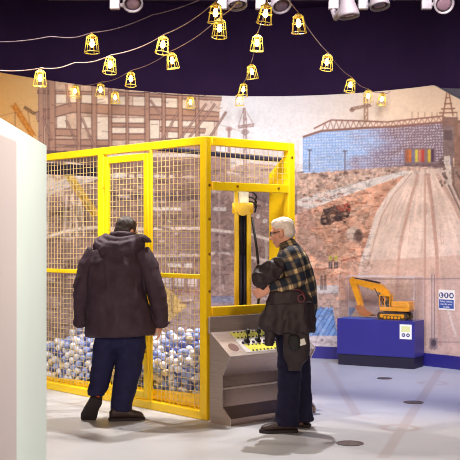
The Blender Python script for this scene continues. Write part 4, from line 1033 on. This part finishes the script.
# checked shirt
def plaid():
    m = bpy.data.materials.new('checked_flannel'); m.use_nodes = True
    N, L = m.node_tree.nodes, m.node_tree.links; b = N['Principled BSDF']; b.inputs['Roughness'].default_value = .8; b.inputs['Specular IOR Level'].default_value = .2
    tc = N.new('ShaderNodeTexCoord'); mp = N.new('ShaderNodeMapping'); mp.inputs['Rotation'].default_value = (0,.30,.3); L.new(tc.outputs['Object'], mp.inputs['Vector'])
    sp = N.new('ShaderNodeSeparateXYZ'); L.new(mp.outputs[0], sp.inputs[0])
    def M(op, a, b_=None, c=None):
        n = N.new('ShaderNodeMath'); n.operation = op
        for i, v in enumerate((a, b_, c)):
            if v is None: continue
            if isinstance(v, (int, float)): n.inputs[i].default_value = v
            else: L.new(v, n.inputs[i])
        return n.outputs[0]
    def stripe(ax, per, ph, lo, hi):
        s = M('SINE', M('MULTIPLY_ADD', ax, 2*PI/per, ph)); n = N.new('ShaderNodeMapRange'); n.interpolation_type = 'SMOOTHSTEP'
        n.inputs['From Min'].default_value = lo; n.inputs['From Max'].default_value = hi; L.new(s, n.inputs['Value']); return n.outputs[0]
    def mix(f, a, b_):
        n = N.new('ShaderNodeMix'); n.data_type = 'RGBA'; L.new(f, n.inputs['Factor'])
        for k, v in (('A', a), ('B', b_)):
            if isinstance(v, tuple): n.inputs[k].default_value = lin(v)+(1,)
            else: L.new(v, n.inputs[k])
        return n.outputs['Result']
    x = M('ADD', sp.outputs[0], M('MULTIPLY', sp.outputs[1], .6)); z = sp.outputs[2]
    sx, sz = stripe(x, .095, 0, .0, .95), stripe(z, .11, .6, .05, .95)
    c = mix(M('MULTIPLY', M('ADD', sx, sz), .5), (40,46,60), (158,136,108))
    c = mix(M('MULTIPLY', M('MULTIPLY', sx, sz), .75), c, (232,200,146))
    c = mix(M('MULTIPLY', stripe(z, .05, 1.6, .72, .95), .55), c, (30,36,52)); c = mix(M('MULTIPLY', stripe(x, .0525, 1.6, .72, .95), .5), c, (34,40,54))
    L.new(c, b.inputs['Base Color']); return m
M_plaid = plaid()
bm = BM()
limb(bm, [(.075,0,.985,.165,.19),(.072,0,1.06,.168,.195),(.060,0,1.18,.165,.20),(.044,0,1.30,.15,.205),(.030,0,1.38,.132,.20),(.018,0,1.44,.105,.155),(.006,0,1.485,.08,.10)], (1,0,0), 28, True, .95)
limb(bm, [(.02,-.15,1.415,.088,.085),(.038,-.215,1.32,.080,.078),(.052,-.245,1.225,.074,.072),(.02,-.262,1.19,.070,.068),(-.06,-.262,1.178,.062,.06),(-.115,-.258,1.166,.054,.052)], (1,.2,0), 20)
limb(bm, [(.02,.15,1.415,.088,.085),(.03,.215,1.32,.080,.078),(.03,.235,1.20,.074,.072),(-.06,.19,1.18,.062,.06),(-.125,.14,1.17,.054,.052)], (1,-.2,0), 20)
sh = fuse('checked_shirt', bm, M_plaid, man2, .009, 2, crease(.016,7,(1,1,.8)))
bm = BM(); tube(bm, circle_pts((-.002,0,1.495),(.068,0,-.012),(0,.078,0),20), .014, 8, True); obj('collar', bm, M_plaid, sh, True)

# the coat he holds: a bunched top over the arm, a wide draped body, a hanging sleeve and a long hanging flap
coat = thing('coat', 'dark brown coat bunched over the arm of the white haired man, hanging to his knee', 'coat', p2)
bm = BM()
for c, r, q in (((-.155,-.255,1.285),(.080,.065,.095),.3),((-.232,-.23,1.235),(.055,.060,.088),-.3),((-.11,-.265,1.325),(.060,.055,.055),.6),((-.20,-.20,1.30),(.065,.07,.06),0),((-.09,-.255,1.36),(.05,.05,.045),.3)):
    ellipsoid(bm, c, r, Matrix.Rotation(q, 3, 'Y'))
fuse('bunched_top', bm, M_coat, coat, .008, 2, crease(.040,11,(1,1,1)))
bm = BM()
limb(bm, [(-.03,-.262,1.145,.118,.050),(-.025,-.25,1.06,.150,.085),(-.015,-.225,.97,.182,.118),(-.01,-.215,.90,.200,.13),(-.012,-.21,.825,.205,.135)], (1,0,-.05), 28, False, .85)
limb(bm, [(.08,-.25,1.11,.05,.045),(.125,-.19,1.02,.06,.08),(.15,-.16,.90,.055,.08)], (1,0,0), 16)
limb(bm, [(-.12,-.25,1.0,.07,.07),(-.175,-.25,.92,.06,.07),(-.19,-.25,.885,.045,.06)], (1,0,0), 16)
ck1, ck2 = crease(.034,6,(1,1,.6)), crease(.018,12,(1,1,.7),(3,3,3))
def cw(p): return ck1(p)+ck2(p)+folds(.010,0,-.2,9,1.1,.85)(p)
drape = fuse('coat_body', bm, M_coat, coat, .010, 2, cw)
bm = BM(); limb(bm, [(-.125,-.24,.90,.05,.05),(-.148,-.25,.82,.046,.048),(-.162,-.255,.755,.040,.044),(-.166,-.255,.71,.036,.04)], (1,0,0), 16, False)
fuse('sleeve', bm, M_coat, coat, .009, 2, wr(.006,14,.003,30))
bm = BM(); limb(bm, [(.035,-.275,.88,.10,.042),(.050,-.275,.78,.104,.048),(.052,-.27,.68,.104,.052),(.045,-.268,.61,.092,.048),(.040,-.268,.57,.066,.038),(.035,-.268,.515,.046,.032)], (1,0,0), 20, False, .8)
flap = fuse('hanging_flap', bm, M_coat, coat, .008, 2, crease(.014,9,(1,1,.8)))
bm = BM(); limb(bm, [(.03,-.335,.785,.045,.02),(.028,-.34,.74,.052,.026),(.03,-.335,.695,.04,.02)], (1,0,0), 16); obj('pocket', bm, M_rubber, flap, True)
bm = BM(); hexa(bm, (.078,-.345,.715), (.046,.008,.014), (0,.004,0), (-.016,0,.046)); o = obj('care_label', bm, M_white, flap); o['label'] = 'small white label'
bm = BM(); tube(bm, [(.03,-.315,1.155),(.075,-.305,1.15),(.105,-.295,1.12),(.125,-.29,1.07),(.125,-.30,1.03)], .006, 8); o = obj('red_piping', bm, M_red, drape, True)
bm = BM(); tube(bm, circle_pts((.085,-.335,1.085),(.026,.004,0),(0,.004,.03),18), .006, 6, True); obj('round_badge', bm, mat('badge_dark_red', (110,60,70), .6), drape, True)
bm = BM(); pts = [(x, -.205-.128*math.sqrt(max(0,1-(x/.215)**2))-.006, 1.045+.01*math.sin(x*9)) for x in np.linspace(-.16,.17,12)]; tube(bm, pts, .006, 6); obj('seam', bm, M_coat, drape, True)
# ================================================================ LIGHT AND CAMERA
def spotlight(name, loc, to, power, deg, col=(255,240,226), blend=.7, radius=.12):
    l = bpy.data.lights.new(name, 'SPOT'); l.energy = power; l.spot_size = math.radians(deg); l.spot_blend = blend; l.shadow_soft_size = radius; l.color = lin(col)
    o = bpy.data.objects.new(name, l); C.objects.link(o); o.location = loc; o.rotation_euler = (Vector(to)-Vector(loc)).to_track_quat('-Z','Y').to_euler(); return o
for x, tx, p, col in ((-2.7,-3.2,680,(250,248,244)),(-1.4,-1.7,680,(250,248,246)),(0,0,740,(246,248,255)),(1.3,1.7,700,(248,248,252)),(2.5,3.0,620,(250,248,246))):
    spotlight('wall_washer', (x, 7.6, 4.3), (tx, wall_y(tx), 1.25), p, 70, col, .9, .25)
spotlight('floor_spot', (-1.95, 9.95, 4.4), (-1.0, 8.5, 0), 720, 66, (255,244,230), .5, .03)
spotlight('floor_spot', (.40, 9.85, 4.4), (.0, 8.0, 0), 760, 72, (250,247,244), .5, .03)
spotlight('floor_spot', (1.1, 10.1, 4.4), (1.1, 7.6, 0), 170, 60, (248,248,255), .5, .03)
spotlight('pit_fill', (-.5, 11.0, 4.3), (-.75, 10.4, .5), 520, 36, (240,246,255), .7, .1)  # unseen lamp added above the pit to brighten the balls
spotlight('cool_fill', (2.4, 9.6, 4.3), (1.6, 11.2, 0), 430, 70, (60,140,255), .9, .2)  # added blue lamp, unseen, tints the floor near the plinth
spotlight('front_fill', (-2.4, .6, 3.3), (-.7, 9.6, 1.2), 720, 42, (255,228,200), .8, .25)  # two unseen fill lamps added above the camera for backs and cage
spotlight('front_fill', (2.0, .4, 3.3), (.5, 9.6, 1.2), 860, 42, (255,228,202), .8, .25)
spotlight('partition_spot', (.9, 2.9, 4.3), (-.72, 3.6, 1.9), 1150, 75, (246,255,244), 1., .15)
w = bpy.data.worlds.new('World'); bpy.context.scene.world = w; w.use_nodes = True
w.node_tree.nodes['Background'].inputs['Color'].default_value = (.30,.22,.36,1); w.node_tree.nodes['Background'].inputs['Strength'].default_value = .08
cam = bpy.data.cameras.new('Camera'); cam.sensor_width = 36; cam.lens = F/460*36; cam.shift_y = (HY-230)/460; cam.clip_end = 60
co = bpy.data.objects.new('Camera', cam); C.objects.link(co); co.location = (0,0,EYE); co.rotation_euler = (PI/2,0,0)
sc = bpy.context.scene; sc.camera = co
vs = sc.view_settings; vs.view_transform = 'Standard'; vs.look = 'None'; vs.gamma = 1; vs.use_curve_mapping = False; vs.exposure = 0.0
sc.cycles.max_bounces = 8; sc.cycles.transparent_max_bounces = 16
sc.cycles.filter_width = 1.0
